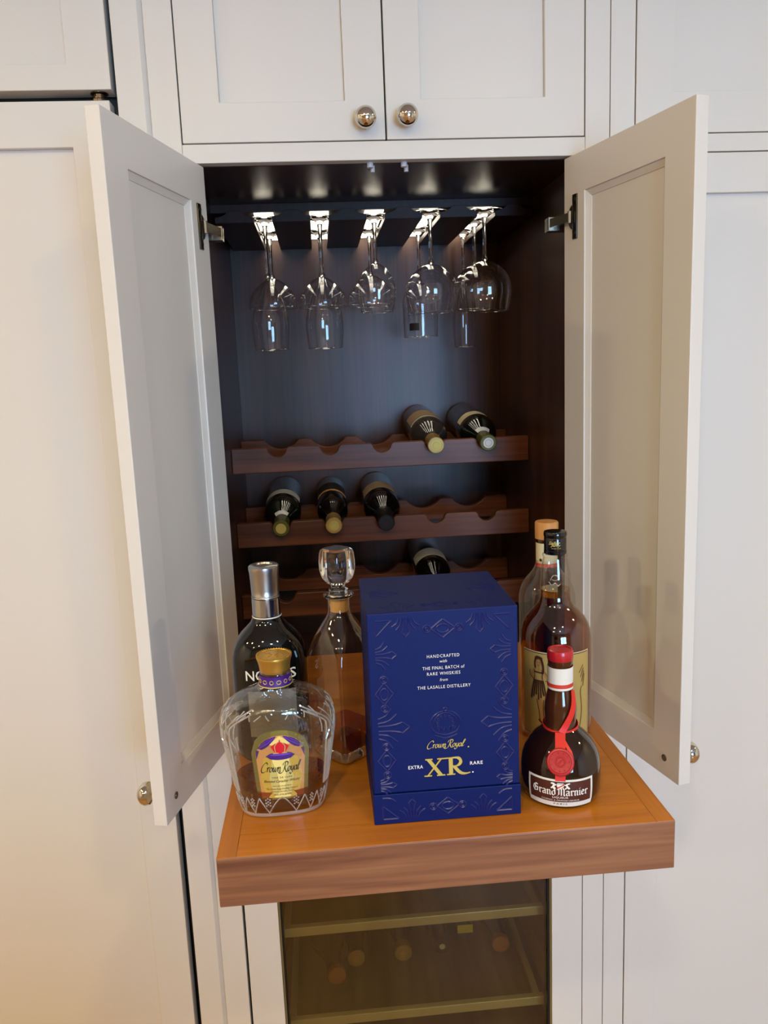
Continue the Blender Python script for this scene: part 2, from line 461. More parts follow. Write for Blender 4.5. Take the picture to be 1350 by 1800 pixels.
SCRIPT = {
    'C': (1.35, [[(1.25, 1.55), (1.15, 1.85), (0.8, 1.95), (0.35, 1.6), (0.05, 0.9), (0.02, 0.3), (0.25, -0.12), (0.7, -0.12), (1.15, 0.2)]]),
    'r': (0.62, [[(0.0, 0.75), (0.14, 0.95), (0.14, 0.05)], [(0.16, 0.6), (0.34, 0.95), (0.55, 0.88)]]),
    'o': (0.78, [ell(0.34, 0.47, 0.3, 0.46)]),
    'w': (1.18, [[(0.0, 0.85), (0.1, 0.92), (0.12, 0.25), (0.3, 0.02), (0.5, 0.3), (0.56, 0.92)], [(0.56, 0.92), (0.58, 0.25), (0.76, 0.02), (0.98, 0.35), (1.02, 0.95)]]),
    'n': (0.85, [[(0.0, 0.8), (0.12, 0.95), (0.12, 0.02)], [(0.14, 0.5), (0.36, 0.93), (0.58, 0.8), (0.58, 0.2), (0.78, 0.02)]]),
    ' ': (0.25, []),
    'R': (1.35, [[(0.55, 1.9), (0.5, 0.8), (0.3, 0.0), (-0.1, -0.3), (-0.6, -0.22), (-0.7, 0.0)], [(0.0, 1.35), (0.15, 1.8), (0.7, 2.02), (1.15, 1.75), (1.0, 1.2), (0.5, 0.95)],
                 [(0.55, 0.95), (0.8, 0.4), (1.15, -0.1), (1.6, -0.02)]]),
    'y': (0.78, [[(0.0, 0.85), (0.1, 0.92), (0.12, 0.25), (0.32, 0.05), (0.55, 0.4)], [(0.62, 0.92), (0.58, 0.1), (0.38, -0.5), (0.05, -0.6), (-0.1, -0.35)]]),
    'a': (0.82, [ell(0.32, 0.47, 0.28, 0.46), [(0.62, 0.92), (0.6, 0.2), (0.82, 0.03)]]),
    'l': (0.5, [[(0.0, 0.3), (0.3, 0.9), (0.5, 1.6), (0.42, 1.9), (0.22, 1.5), (0.12, 0.4), (0.25, 0.02), (0.55, 0.25)]]),
}
def _bl(*s):
    return list(s)
BLACK = {
    'G': (1.15, [[(0.95, 1.42), (0.62, 1.6), (0.22, 1.3), (0.14, 0.6), (0.4, 0.1), (0.9, 0.25)], [(0.92, 0.95), (0.92, 0.2)], [(0.55, 0.95), (0.95, 0.9)], [(0.5, 1.45), (0.5, 0.5)]]),
    'r': (0.62, [[(0.08, 0.9), (0.22, 1.0), (0.22, 0.1), (0.34, 0.02)], [(0.26, 0.8), (0.46, 1.0), (0.58, 0.88)]]),
    'a': (0.78, [[(0.12, 0.92), (0.42, 1.0), (0.58, 0.85), (0.58, 0.12), (0.7, 0.02)], [(0.56, 0.62), (0.16, 0.46), (0.16, 0.12), (0.34, 0.02), (0.56, 0.18)]]),
    'n': (0.84, [[(0.06, 0.9), (0.2, 1.0), (0.2, 0.08), (0.3, 0.0)], [(0.24, 0.84), (0.48, 1.02), (0.62, 0.86), (0.62, 0.1), (0.74, 0.0)]]),
    'd': (0.8, [[(0.1, 1.55), (0.3, 1.6), (0.6, 1.15), (0.62, 0.2), (0.38, 0.0), (0.14, 0.18), (0.14, 0.75), (0.4, 0.96), (0.58, 0.85)]]),
    'M': (1.35, [[(0.02, 1.2), (0.2, 1.5), (0.26, 1.2), (0.24, 0.2), (0.05, 0.02)], [(0.28, 1.3), (0.54, 1.56), (0.66, 1.3), (0.66, 0.05)], [(0.7, 1.3), (0.96, 1.56), (1.1, 1.3), (1.1, 0.12), (1.24, 0.0)]]),
    'i': (0.42, [[(0.06, 0.9), (0.2, 1.0), (0.2, 0.08), (0.32, 0.0)], [(0.16, 1.34), (0.24, 1.42)]]),
    'e': (0.68, [[(0.2, 0.5), (0.54, 0.66), (0.46, 0.95), (0.3, 1.0), (0.15, 0.8), (0.15, 0.2), (0.36, 0.0), (0.6, 0.16)]]),
    ' ': (0.22, []),
}
def letters(font, text, w, ang, t, shear=0.0, smooth=True, gap=0.0):
    polys = []; x = 0.0
    for ch in text:
        adv, sts = font[ch]
        for s in sts:
            nib(polys, [(px + x, py) for px, py in s], w, ang, t, smooth)
        x += adv + gap
    if shear:
        polys = [[(p[0] + shear * p[1], p[1]) for p in q] for q in polys]
    return polys

def fit(polys, cx, y0, width, height=None):
    """scale polygons to a width (and height), centred on cx, lowest point at y0"""
    xs = [p[0] for q in polys for p in q]; ys = [p[1] for q in polys for p in q]
    s = width / (max(xs) - min(xs)); sv = s if height is None else height / (max(ys) - min(ys))
    mx = (max(xs) + min(xs)) / 2; my = min(ys)
    return [[(cx + (p[0] - mx) * s, y0 + (p[1] - my) * sv) for p in q] for q in polys]

def flat(polys, fn):
    mb = MB()
    for i, q in enumerate(polys):                     # strokes lie a hair above one another, as ink does
        pts = [fn(p[0], p[1]) for p in q]
        mb.add([(p[0], p[1] - 5e-7 * i, p[2]) for p in pts], [tuple(range(len(q)))])
    return mb

def text_polys(txt, shear=0.0, space=1.0, bold=0.0):
    """the built-in font as triangles in 2D, about one unit tall"""
    cu = bpy.data.curves.new('lettering', 'FONT')
    cu.body = txt; cu.shear = shear; cu.space_character = space; cu.offset = bold
    cu.resolution_u = 2
    ob = bpy.data.objects.new('lettering', cu); COL.objects.link(ob)
    dg = bpy.context.evaluated_depsgraph_get(); dg.update()
    me = bpy.data.meshes.new_from_object(ob.evaluated_get(dg))
    polys = [[(me.vertices[i].co.x, me.vertices[i].co.y) for i in p.vertices] for p in me.polygons]
    bpy.data.objects.remove(ob); bpy.data.curves.remove(cu); bpy.data.meshes.remove(me)
    return polys

def caps_text(txt, cx, y0, width, height=None, **kw):
    return fit(text_polys(txt, **kw), cx, y0, width, height)

def cylmap(r, z0=0.0, off=0.0, a0=-PI / 2):
    """flat (u, v) -> a vertical cylinder of radius r whose front faces -y"""
    def fn(u, v):
        a = a0 + u / r
        return ((r + off) * math.cos(a), (r + off) * math.sin(a), z0 + v)
    return fn

def patch(fn, u0, u1, v0, v1, nu=16, nv=2, mb=None):
    mb = mb or MB()
    vs_ = [fn(u0 + (u1 - u0) * i / nu, v0 + (v1 - v0) * j / nv) for j in range(nv + 1) for i in range(nu + 1)]
    return mb.add(vs_, [(j * (nu + 1) + i, j * (nu + 1) + i + 1, (j + 1) * (nu + 1) + i + 1, (j + 1) * (nu + 1) + i) for j in range(nv) for i in range(nu)], True)

# ================================================================== ROOM
FLOOR, CEIL = -0.95, 1.50
XW, YB = 2.6, -4.2
struct('floor', box(-XW, XW, YB, 0.70, FLOOR - 0.05, FLOOR), 'floor')
struct('ceiling', box(-XW, XW, YB, 0.70, CEIL, CEIL + 0.05), 'ceiling_paint')
struct('wall_front', box(-XW, XW, 0.70, 0.75, FLOOR, CEIL), 'room_paint')
struct('wall_left', box(-XW - 0.05, -XW, YB, 0.75, FLOOR, CEIL), 'side_paint')
struct('wall_right', box(XW, XW + 0.05, YB, 0.75, FLOOR, CEIL), 'side_paint')
WINS = [(0.15, 1.45)]
WZ0, WZ1 = -0.35, 0.95
wb = MB()
xs = [-XW] + [v for w in WINS for v in w] + [XW]
for a, b in zip(xs[0::2], xs[1::2]):
    wb.box(a, b, YB - 0.12, YB, FLOOR, CEIL)
for a, b in WINS:
    wb.box(a, b, YB - 0.12, YB, FLOOR, WZ0).box(a, b, YB - 0.12, YB, WZ1, CEIL)
struct('wall_back', wb, 'room_paint')
for i, (a, b) in enumerate(WINS):
    fr = MB(); n = 2
    fr.box(a, b, YB - 0.09, YB - 0.02, WZ0, WZ0 + 0.07).box(a, b, YB - 0.09, YB - 0.02, WZ1 - 0.07, WZ1)
    for k in range(n + 1):
        xx = a + (b - a - 0.07) * k / n
        fr.box(xx, xx + 0.07, YB - 0.09, YB - 0.02, WZ0 + 0.07, WZ1 - 0.07)
    w = struct('window_%d' % (i + 1), fr, 'white_trim')
    for k in range(n):
        x0 = a + 0.07 + (b - a - 0.07) * k / n; x1 = a + (b - a - 0.07) * (k + 1) / n
        obj('pane', box(x0, x1, YB - 0.075, YB - 0.065, WZ0 + 0.07, WZ1 - 0.07), 'window_sky', w)
LAMPS = [(-1.5, -1.4), (-0.45, -1.9), (0.6, -1.9), (-1.7, -2.8), (-0.9, -2.8), (0.2, -2.8), (-2.1, -0.75), (1.95, -0.75)]  # last pair, by the side walls, added to brighten the open doors' inner faces
LW = ['front row, left', 'front row, middle', 'front row, right', 'back row, left', 'back row, middle', 'back row, right', 'added fill by the left wall', 'added fill by the right wall']
for (x, y), wd in zip(LAMPS, LW):
    t = thing('recessed_downlight', 'round recessed ceiling downlight, ' + wd, 'downlight', (x, y, CEIL), group='recessed ceiling lights')
    obj('trim_ring', MB().lathe([(0.055, 0.0), (0.055, -0.006), (0.075, -0.006), (0.077, 0.0)], 32), 'white_trim', t, True)
    obj('lens', MB().lathe([(0.0, -0.003), (0.054, -0.003)], 32), 'lamp', t, True)

isl = thing('light_block_island', 'unseen island with wooden worktop, added behind the viewer to block low window light', 'island', (-0.65, -2.4, FLOOR))  # unseen, added to keep window light off the lower left panels
obj('body', box(-1.9, 0.2, -2.55, -1.75, FLOOR, -0.09), 'paint', isl)
obj('worktop', box(-1.95, 0.25, -2.60, -1.70, -0.0895, -0.05), 'tray_top', isl, bevel=0.003)

# ================================================================== CABINET RUN
TOP = 1.46
ZT, ZB = 0.7788, -0.099
# --- bar cabinet
bar = thing('bar_cabinet', 'tall cream bar cabinet with both middle doors open and dark wood interior', 'cabinet', (0, 0.3, FLOOR))
SL, SR = -0.338, 0.337
OL, OR = -0.2977, 0.3000
for a, b in ((SL, OL), (OR, SR)):
    obj('stile', box(a, b, 0.0, 0.02, FLOOR, TOP), 'paint', bar, bevel=0.0008)
obj('rail', box(OL + 0.0003, OR - 0.0003, 0.0, 0.02, ZT, 0.8049), 'paint', bar, bevel=0.0008)
obj('rail', box(OL + 0.0003, OR - 0.0003, 0.0, 0.02, -0.142, -0.101), 'paint', bar, bevel=0.0008)
obj('rail', box(OL + 0.0003, OR - 0.0003, 0.0, 0.02, 1.38, TOP), 'paint', bar, bevel=0.0008)
CZ = 0.7778
BK = 0.605
obj('side_panel', box(-0.318, -0.2977, 0.0205, BK + 0.012, -0.142, TOP), 'dark', bar)
obj('side_panel', box(0.2985, 0.318, 0.0205, BK + 0.012, -0.142, TOP), 'dark', bar)
obj('back_panel', box(-0.2975, 0.2983, BK, BK + 0.012, -0.12, CZ + 0.015), 'dark', bar)
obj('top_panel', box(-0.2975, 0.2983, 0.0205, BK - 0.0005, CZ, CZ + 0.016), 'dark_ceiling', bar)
obj('bottom_panel', box(-0.2975, 0.2983, 0.0205, BK - 0.0005, -0.12, -0.102), 'dark', bar)

def knob_mb(c, d, r=0.0158):
    """round knob: base plate, neck and ball-like head along unit direction d from c"""
    prof = [(0.0, 0.0), (0.0075, 0.0), (0.0075, 0.002), (0.0052, 0.004), (0.005, 0.012), (0.0085, 0.0145), (0.0135, 0.017), (r, 0.0225), (0.0145, 0.0285), (0.010, 0.033), (0.005, 0.0352), (0.0, 0.0357)]
    mb = MB().lathe(prof, 32)
    q = Vector((0, 0, 1)).rotation_difference(Vector(d)).to_matrix()
    mb.v = [tuple(q @ Vector(p) + Vector(c)) for p in mb.v]
    return mb

def shaker(name, parent, x0, x1, z0, z1, ix0, ix1, iz0, iz1, y=0.0, th=0.02, depth=0.008, knob=None, label=None):
    o = obj(name, ring_frame(x0, x1, z0, z1, ix0, ix1, iz0, iz1, y, y + th), 'paint', parent, bevel=0.001, label=label)
    o2 = obj('recessed_panel', box(ix0 + 0.0002, ix1 - 0.0002, y + depth, y + th - 0.002, iz0 + 0.0002, iz1 - 0.0002), 'paint', o)
    if knob:
        obj('knob', knob_mb((knob[0], y, knob[1]), (0, -1, 0)), 'chrome', o, label='polished nickel knob')
    return o

shaker('door', bar, OL + 0.0018, -0.0012, 0.8066, 1.378, -0.2399, -0.0589, 0.861, 1.32, knob=(-0.031, 0.8315))
shaker('door', bar, 0.0012, OR - 0.0018, 0.8066, 1.378, 0.0531, 0.2385, 0.8618, 1.32, knob=(0.0298, 0.8335))
obj('divider', box(-0.012, 0.012, 0.021, 0.05, 0.806, 1.378), 'black', bar)
obj('upper_back', box(-0.2975, 0.2983, 0.3, 0.31, 0.80, 1.38), 'black', bar)
for x in (-0.0245, 0.0265):
    obj('latch', MB().cyl((x, 0.016, 0.7785), (x, 0.016, 0.7715), 0.0048, 16).cyl((x + 0.004, 0.024, 0.776), (x + 0.004, 0.024, 0.7665), 0.0035, 12), 'plastic_clear', bar, label='small grey door bumper')

# --- the two open doors
HX, HY, DW, DT = 0.27, 0.0084, 0.2983, 0.018
for s, A in ((-1, 0.2533), (1, 0.2327)):
    dr = Vector((s * math.sin(A), -math.cos(A), 0)); nn = Vector((s * math.cos(A), math.sin(A), 0))
    o3 = Vector((s * HX, HY, 0))
    def D(mb):
        mb.v = [tuple(o3 + dr * p[0] + nn * p[1] + Vector((0, 0, p[2]))) for p in mb.v]
        return mb
    iu0, iu1, iz0, iz1 = 0.057, 0.2415, -0.041, 0.7195
    d = obj('door', D(ring_frame(0, DW, ZB, 0.7755, iu0, iu1, iz0, iz1, 0, DT)), 'paint', bar, bevel=0.001)
    obj('bead', D(slope_ring(iu0 + 0.0002, iu1 - 0.0002, iz0 + 0.0002, iz1 - 0.0002, 0.0085, 0.0022, 0.0062, 0.012)), 'paint', d)
    obj('recessed_panel', D(box(iu0 + 0.003, iu1 - 0.003, 0.0075, 0.0118, iz0 + 0.003, iz1 - 0.003)), 'paint', d)
    kz = -0.0724
    km = knob_mb((0, 0, 0), (0, 1, 0)); km.v = [(p[0] + 0.267, p[1] + DT, p[2] + kz) for p in km.v]
    obj('knob', D(km), 'chrome', d, label='polished nickel knob')
    obj('screw', D(MB().cyl((0.267, -0.0012, kz), (0.267, 0.003, kz), 0.0048, 16).cyl((0.267, -0.0016, kz), (0.267, -0.001, kz), 0.002, 8)), 'steel', d)
    # concealed hinge: plate with round cup on the door, arm to the cabinet side
    hz = 0.687
    pl = MB().box(0.0265, 0.0385, -0.0022, 0.0008, hz - 0.032, hz + 0.032)
    cup = [(0.0275 + 0.0125 * math.cos(a), hz + 0.0175 * math.sin(a)) for a in [PI / 2 + PI * k / 14 for k in range(15)]]
    pl.prism([(p[0], p[1]) for p in cup], -0.0024, 0.0008, 1)
    for dz in (-0.024, 0.024):
        pl.cyl((0.0325, -0.0034, hz + dz), (0.0325, -0.001, hz + dz), 0.0035, 12)
    h = obj('hinge', D(pl), 'dark_steel', d, label='dark nickel concealed hinge plate', bevel=0.0004)
    sx = s
    def W(u, v, z):
        return tuple(o3 + dr * u + nn * v + Vector((0, 0, z)))
    wall = -0.2965 if s < 0 else 0.2972
    a0 = Vector(W(0.026, -0.006, hz)); a1 = Vector((s * 0.255, 0.034, hz))
    ar = MB()
    dv = (a1 - a0).normalized(); side = Vector((0, 0, 1)); up = dv.cross(side)
    vs_ = [p + side * sz * 0.0065 + up * su * 0.0028 for p in (a0, a1) for sz, su in ((-1, -1), (1, -1), (1, 1), (-1, 1))]
    ar.add(vs_, [(0, 1, 2, 3), (7, 6, 5, 4), (0, 4, 5, 1), (1, 5, 6, 2), (2, 6, 7, 3), (3, 7, 4, 0)])
    ar.cyl(a0 + Vector((0, 0, -0.0085)), a0 + Vector((0, 0, 0.0085)), 0.0035, 12).cyl(a1 + Vector((0, 0, -0.0085)), a1 + Vector((0, 0, 0.0085)), 0.004, 12)
    ar.box(min(wall, s * 0.252), max(wall, s * 0.252), 0.03, 0.052, hz - 0.011, hz + 0.009)
    obj('hinge_arm', ar, 'steel', d, label='bright steel hinge arm')

# --- pull-out shelf
TX0, TX1, TY0, TY1 = -0.2461, 0.2264, -0.5155, 0.05
tray = obj('pullout_shelf', box(TX0 + 0.02, TX1 - 0.02, TY0 + 0.04, TY1, -0.018, 0.0), 'tray_top', bar, label='pulled-out honey brown wooden serving shelf')
obj('edge_strip', box(TX0, TX0 + 0.0197, TY0 + 0.0003, TY1, -0.018, -0.0001), 'tray_edge', tray, bevel=0.0006)
obj('edge_strip', box(TX1 - 0.0197, TX1, TY0 + 0.0003, TY1, -0.018, -0.0001), 'tray_edge', tray, bevel=0.0006)
obj('edge_strip', box(TX0 + 0.02, TX1 - 0.02, TY0 + 0.0003, TY0 + 0.0397, -0.018, -0.0001), 'tray_top', tray, bevel=0.0006)
obj('front_board', box(TX0, TX1, TY0 - 0.0005, TY0 + 0.018, -0.0545, -0.0004), 'tray_front', tray, bevel=0.0012, label='walnut-toned front board')
obj('side_board', box(TX0, TX0 + 0.016, TY0 + 0.0185, TY1, -0.0545, -0.0185), 'tray_edge', tray)
obj('side_board', box(TX1 - 0.016, TX1, TY0 + 0.0185, TY1, -0.0545, -0.0185), 'tray_edge', tray)
for x in (TX0 + 0.045, TX1 - 0.06):
    obj('slide', box(x - 0.012, x + 0.012, TY0 + 0.03, 0.3, -0.0615, -0.0515), 'steel', tray, label='metal drawer slide')
    obj('slide_bracket', box(x - 0.010, x + 0.010, 0.06, 0.3, -0.102, -0.062), 'steel', tray)

# --- filler strip left
fil = obj('filler_panel', MB().prism([(-0.383, 0.0), (-0.3455, 0.0), (-0.3385, 0.006), (-0.3385, 0.02), (-0.383, 0.02)], FLOOR, TOP, 2), 'paint')
tag(fil, 'narrow cream filler panel with chamfered edge between refrigerator and bar cabinet', 'panel')

# --- refrigerator with cream panels
fridge = thing('panelled_refrigerator', 'built-in refrigerator behind two cream recessed panels, left of bar cabinet', 'refrigerator', (-0.85, 0.3, FLOOR))
obj('body', box(-1.3, -0.386, 0.05, 0.65, FLOOR, TOP), 'grey_body', fridge)
obj('side_liner', box(-0.3858, -0.3832, 0.0205, 0.65, FLOOR, TOP), 'grey_body', fridge)
lo = shaker('lower_panel', fridge, -1.29, -0.3945, FLOOR + 0.1, 0.8665, -1.23, -0.4515, FLOOR + 0.17, 0.8045, th=0.03, depth=0.011)
up = shaker('upper_panel', fridge, -1.29, -0.3905, 0.8808, TOP - 0.01, -1.23, -0.4497, 0.9155, TOP - 0.07, th=0.034, depth=0.009)
obj('toe_kick', box(-1.29, -0.39, 0.06, 0.08, FLOOR, FLOOR + 0.099), 'black', fridge)
obj('door_body', box(-1.28, -0.396, 0.0305, 0.0495, FLOOR + 0.1, 0.862), 'black', fridge)
obj('hinge_pin', MB().lathe([(0.0, 0.0), (0.012, 0.0), (0.012, 0.004), (0.0085, 0.006), (0.0085, 0.011), (0.0125, 0.0125), (0.0125, 0.0135), (0.0, 0.0135)], 24, (-0.411, 0.016, 0.8667)), 'dark_steel', fridge, label='dark nickel round hinge pin')
obj('hinge_bar', box(-0.478, -0.424, 0.02, 0.03, 0.8668, 0.8718), 'steel', fridge)

# --- pantry cabinet right
pan = thing('pantry_cabinet', 'tall cream pantry cabinet with closed recessed doors, right of bar cabinet', 'cabinet', (0.8, 0.3, FLOOR))
obj('stile', box(0.3382, 0.3755, 0.0, 0.02, FLOOR, TOP), 'paint', pan, bevel=0.0008)
obj('rail', box(0.3758, 1.30, 0.0, 0.02, 0.7805, 0.8062), 'paint', pan, bevel=0.0008)
obj('carcass', box(0.339, 1.30, 0.0215, 0.65, FLOOR, TOP), 'black', pan)
shaker('door', pan, 0.3775, 1.0, 0.8078, TOP - 0.03, 0.4345, 0.943, 0.8668, TOP - 0.09, depth=0.007)
shaker('door', pan, 0.3775, 1.0, FLOOR + 0.1, 0.7788, 0.4345, 0.943, FLOOR + 0.17, 0.7205, depth=0.009)
obj('stile', box(1.002, 1.30, 0.0, 0.02, FLOOR + 0.1, TOP), 'paint', pan)

# ================================================================== WINE COOLER
cool = thing('wine_cooler', 'built-in wine cooler with cream frame and bronze glass door under the shelf', 'wine cooler', (0, 0.3, FLOOR))
CX0, CX1 = -0.2935, 0.2988
GX0, GX1 = -0.2372, 0.2440
obj('door', ring_frame(CX0, CX1, -0.86, -0.146, GX0, GX1, -0.80, -0.205, 0.0, 0.022), 'paint', cool, bevel=0.001)
obj('gasket', ring_frame(GX0 + 0.0005, GX1 - 0.0005, -0.7995, -0.2055, GX0 + 0.0035, GX1 - 0.003, -0.797, -0.209, 0.004, 0.03), 'gasket_gold', cool)
obj('seal', ring_frame(GX0 + 0.004, GX1 - 0.0033, -0.7965, -0.2095, GX0 + 0.0065, GX1 - 0.0065, -0.794, -0.212, 0.006, 0.03), 'gasket', cool)
obj('glass_pane', box(GX0 + 0.0066, GX1 - 0.0066, 0.010, 0.014, -0.7938, -0.2122), 'tint_glass', cool, label='bronze tinted glass pane')
bd = MB().box(-0.292, -0.27, 0.0305, 0.6, -0.87, -0.145).box(0.275, 0.297, 0.0305, 0.6, -0.87, -0.145)
bd.box(-0.27, 0.275, 0.0305, 0.6, -0.168, -0.145).box(-0.27, 0.275, 0.0305, 0.6, -0.87, -0.845)
bd.box(-0.27, 0.275, 0.58, 0.6, -0.845, -0.168)
obj('liner', bd, 'cooler_wall', cool)
obj('toe_kick', box(-0.2935, 0.2985, 0.05, 0.07, FLOOR, -0.872), 'black', cool)
obj('interior_fill', box(-0.2, 0.205, 0.05, 0.075, -0.174, -0.1685), 'cooler_fill', cool)  # glowing bar added to brighten the cooler interior
SHZ = [-0.325, -0.514, -0.703]
for z in SHZ:
    sh = obj('shelf', box(-0.232, 0.240, 0.056, 0.57, z - 0.012, z - 0.006), 'cooler_tray', cool)
    obj('front_bar', box(-0.2345, 0.2425, 0.048, 0.060, z - 0.014, z + 0.004), 'cooler_shelf', sh, bevel=0.0015, label='pale metal shelf front bar')
    for x in (-0.228, 0.2305):
        obj('side_bar', box(x - 0.006, x + 0.006, 0.0605, 0.56, z - 0.0055, z + 0.004), 'cooler_shelf', sh)
    for k in range(22):
        pass
for x0, x1 in ((-0.2695, -0.246), (0.2535, 0.2745)):
    for z in SHZ:
        obj('runner', box(x0, x1, 0.05, 0.56, z - 0.02, z - 0.013), 'cooler_wall', cool)

def bottle_prof(r=0.038, L_=0.285, rn=0.0145, sh=0.62):
    s0 = L_ * sh; s1 = L_ * 0.80
    return [(0.0, 0.004), (r * 0.6, 0.002), (r * 0.9, 0.0), (r, 0.006), (r, s0), (r * 0.97, s0 + (s1 - s0) * 0.25), (r * 0.84, s0 + (s1 - s0) * 0.5), (r * 0.6, s0 + (s1 - s0) * 0.75),
            (rn * 1.25, s1), (rn, s1 + 0.008), (rn, L_ - 0.004), (rn * 0.8, L_ - 0.001), (0, L_ - 0.001)], s1

def lying(name, label, cat, group, tip, direction, r, L_, body, cap, capz=0.78, rn=0.0145, labels=(), tipmat=None, sh=0.62, top_marks=()):
    """bottle whose neck tip is at tip, axis from base to neck along direction; local +Y is the upper side"""
    d = Vector(direction).normalized()
    zc = d; yc = (Vector((0, 0, 1)) - d * d.z).normalized(); xc = yc.cross(zc)
    m = Matrix.Identity(4)
    b = Vector(tip) - d * L_
    for i in range(3):
        m[i][0], m[i][1], m[i][2], m[i][3] = xc[i], yc[i], zc[i], b[i]
    t = thing(name, label, cat, group=group, mtx=m)
    pr, s1 = bottle_prof(r, L_, rn, sh)
    obj('glass_body', MB().lathe(pr, 40), body, t, True)
    c0 = L_ * capz
    obj('capsule', MB().lathe([(rn + 0.0012 + (0.004 if c0 < s1 + 0.004 else 0.0), c0), (rn + 0.0012, max(c0 + 0.006, s1 + 0.008)), (rn + 0.001, L_ - 0.008), (rn + 0.0022, L_ - 0.006), (rn + 0.0022, L_ - 0.0015), (rn + 0.0008, L_), (0.0, L_)], 28), cap, t, True)
    if tipmat:
        obj('seal', MB().lathe([(0, L_ + 0.0004), (rn * 0.72, L_ + 0.0004), (rn * 0.72, L_ + 0.0002)], 24), tipmat, t, True)
        obj('seal_mark', MB().tube([(rn * 0.45 * math.cos(a), rn * 0.45 * math.sin(a), L_ + 0.0005) for a in [2 * PI * k / 16 for k in range(16)]], 0.0005, 5, True), tipmat if tipmat != 'white_paper' else 'grey_paper', t, True)
    for (z0, z1, a0, a1, mm) in labels:
        def fn(u, v, _r=r):
            # radius follows the profile
            zz = v; rr = _r
            for (r0_, za), (r1_, zb) in zip(pr[3:-1], pr[4:]):
                if za <= zz <= zb and zb > za:
                    rr = r0_ + (r1_ - r0_) * (zz - za) / (zb - za); break
            a = PI / 2 + u
            return ((rr + 0.0006) * math.cos(a), (rr + 0.0006) * math.sin(a), zz)
        obj('label', patch(fn, a0, a1, z0, z1, 24, 6), mm, t, True)
    return t, m, L_

# bottles in the cooler: necks towards the glass
CB = [(-0.144, 0.118, 0.30, 'dark_bottle', 'amber_cap', 'dark bottle with long orange-tipped neck, leftmost in the wine cooler', 0.16),
      (-0.105, 0.160, 0.28, 'dark_bottle', 'gold_capsule', 'dark bottle with gold dot on its neck tip, second from left in the cooler', 0.03),
      (-0.0105, 0.163, 0.29, 'green_bottle', 'gold_capsule', 'wine bottle with broad gold-capped neck, third from left in the cooler', 0.04),
      (0.069, 0.174, 0.28, 'dark_bottle', 'black_capsule', 'wine bottle with black cap and white dot, fourth from left in the cooler', 0.08),
      (0.123, 0.215, 0.28, 'dark_bottle', 'black_capsule', 'wine bottle with yellow tag hanging on its neck inside the cooler', 0.02),
      (0.186, 0.162, 0.28, 'brown_bottle', 'amber_cap', 'brown bottle with orange cap, rightmost in the wine cooler', -0.04)]
CBX = [-0.192, -0.107, -0.016, 0.060, 0.130, 0.194]
for i, (x, y, L_, bm_, cm, lb, sw) in enumerate(CB):
    r = 0.0345 if i not in (3, 4) else 0.033
    zt = -0.709 + r + 0.0004
    dx = x - CBX[i]
    tip = (x, y, zt)
    t, m, l2 = lying('cooler_bottle', lb, 'bottle', 'bottles lying in the wine cooler', tip, (dx, -L_, 0.0), r, L_, bm_, cm, rn=0.0155, capz=(0.955, 0.975, 0.93, 0.8, 0.8, 0.95)[i])
    if i == 4:
        obj('tag', MB().box(-0.016, 0.016, -0.005, 0.013, l2 + 0.0006, l2 + 0.0014), 'yellow_tag', t, True, label='bright yellow tag')
    if i == 3:
        obj('cap_dot', MB().lathe([(0, l2 + 0.0006), (0.006, l2 + 0.0006), (0.006, l2)], 16), 'white_paper', t, True)
    if i in (1, 2):
        obj('cap_dot', MB().lathe([(0, l2 + 0.0006), (0.007, l2 + 0.0006), (0.007, l2)], 16), 'orange_paper', t, True)

# ================================================================== WINE RACKS
PITCH_R = 0.1045
NX = [(-2 + k) * PITCH_R + 0.001 for k in range(5)]
def notch_outline(x0, x1, z0, z1, xs_, half, depth, r, lead):
    """board outline with rounded cut-outs from the top edge"""
    pts = [(x0, z0), (x1, z0), (x1, z1)]
    for c in reversed(xs_):
        zc = z1 - depth + r
        a1 = math.asin(min(1, max(-1, (z1 - lead - zc) / r)))
        arc = [(c + r * math.cos(a), zc + r * math.sin(a)) for a in [a1 - (PI + 2 * a1) * k / 14 for k in range(15)]]
        pts.append((c + half, z1)); pts += arc; pts.append((c - half, z1))
    pts.append((x0, z1))
    return pts
def board(outline, y0, y1):
    """extruded concave outline, faces filled by triangulation"""
    bm = bmesh.new()
    v0 = [bm.verts.new((p[0], y0, p[1])) for p in outline]
    f = bm.faces.new(v0)
    r = bmesh.ops.extrude_face_region(bm, geom=[f])
    vv = [e for e in r['geom'] if isinstance(e, bmesh.types.BMVert)]
    bmesh.ops.translate(bm, verts=vv, vec=(0, y1 - y0, 0))
    bmesh.ops.recalc_face_normals(bm, faces=bm.faces)
    me = bpy.data.meshes.new('board'); bm.to_mesh(me); bm.free()
    return me
RZ = [0.3300, 0.1800, 0.0315]
RL = ['topmost of three notched wooden bottle racks, holding two bottles', 'middle notched wooden bottle rack, holding three bottles', 'lowest notched wooden bottle rack, behind the blue box']
for z, lb in zip(RZ, RL):
    t = thing('wine_rack', lb, 'wine rack', (0, 0.35, z - 0.05), group='bottle racks inside the bar cabinet')
    obj('front_rail', board(notch_outline(-0.2972, 0.2980, z - 0.0495, z, NX, 0.0225, 0.0195, 0.0185, 0.004), 0.340, 0.357), 'rack', t, bevel=0.0016)
    obj('back_rail', board(notch_outline(-0.2972, 0.2980, z - 0.0495, z - 0.002, NX, 0.0405, 0.0205, 0.046, 0.001), 0.540, 0.556), 'rack', t, bevel=0.0012)

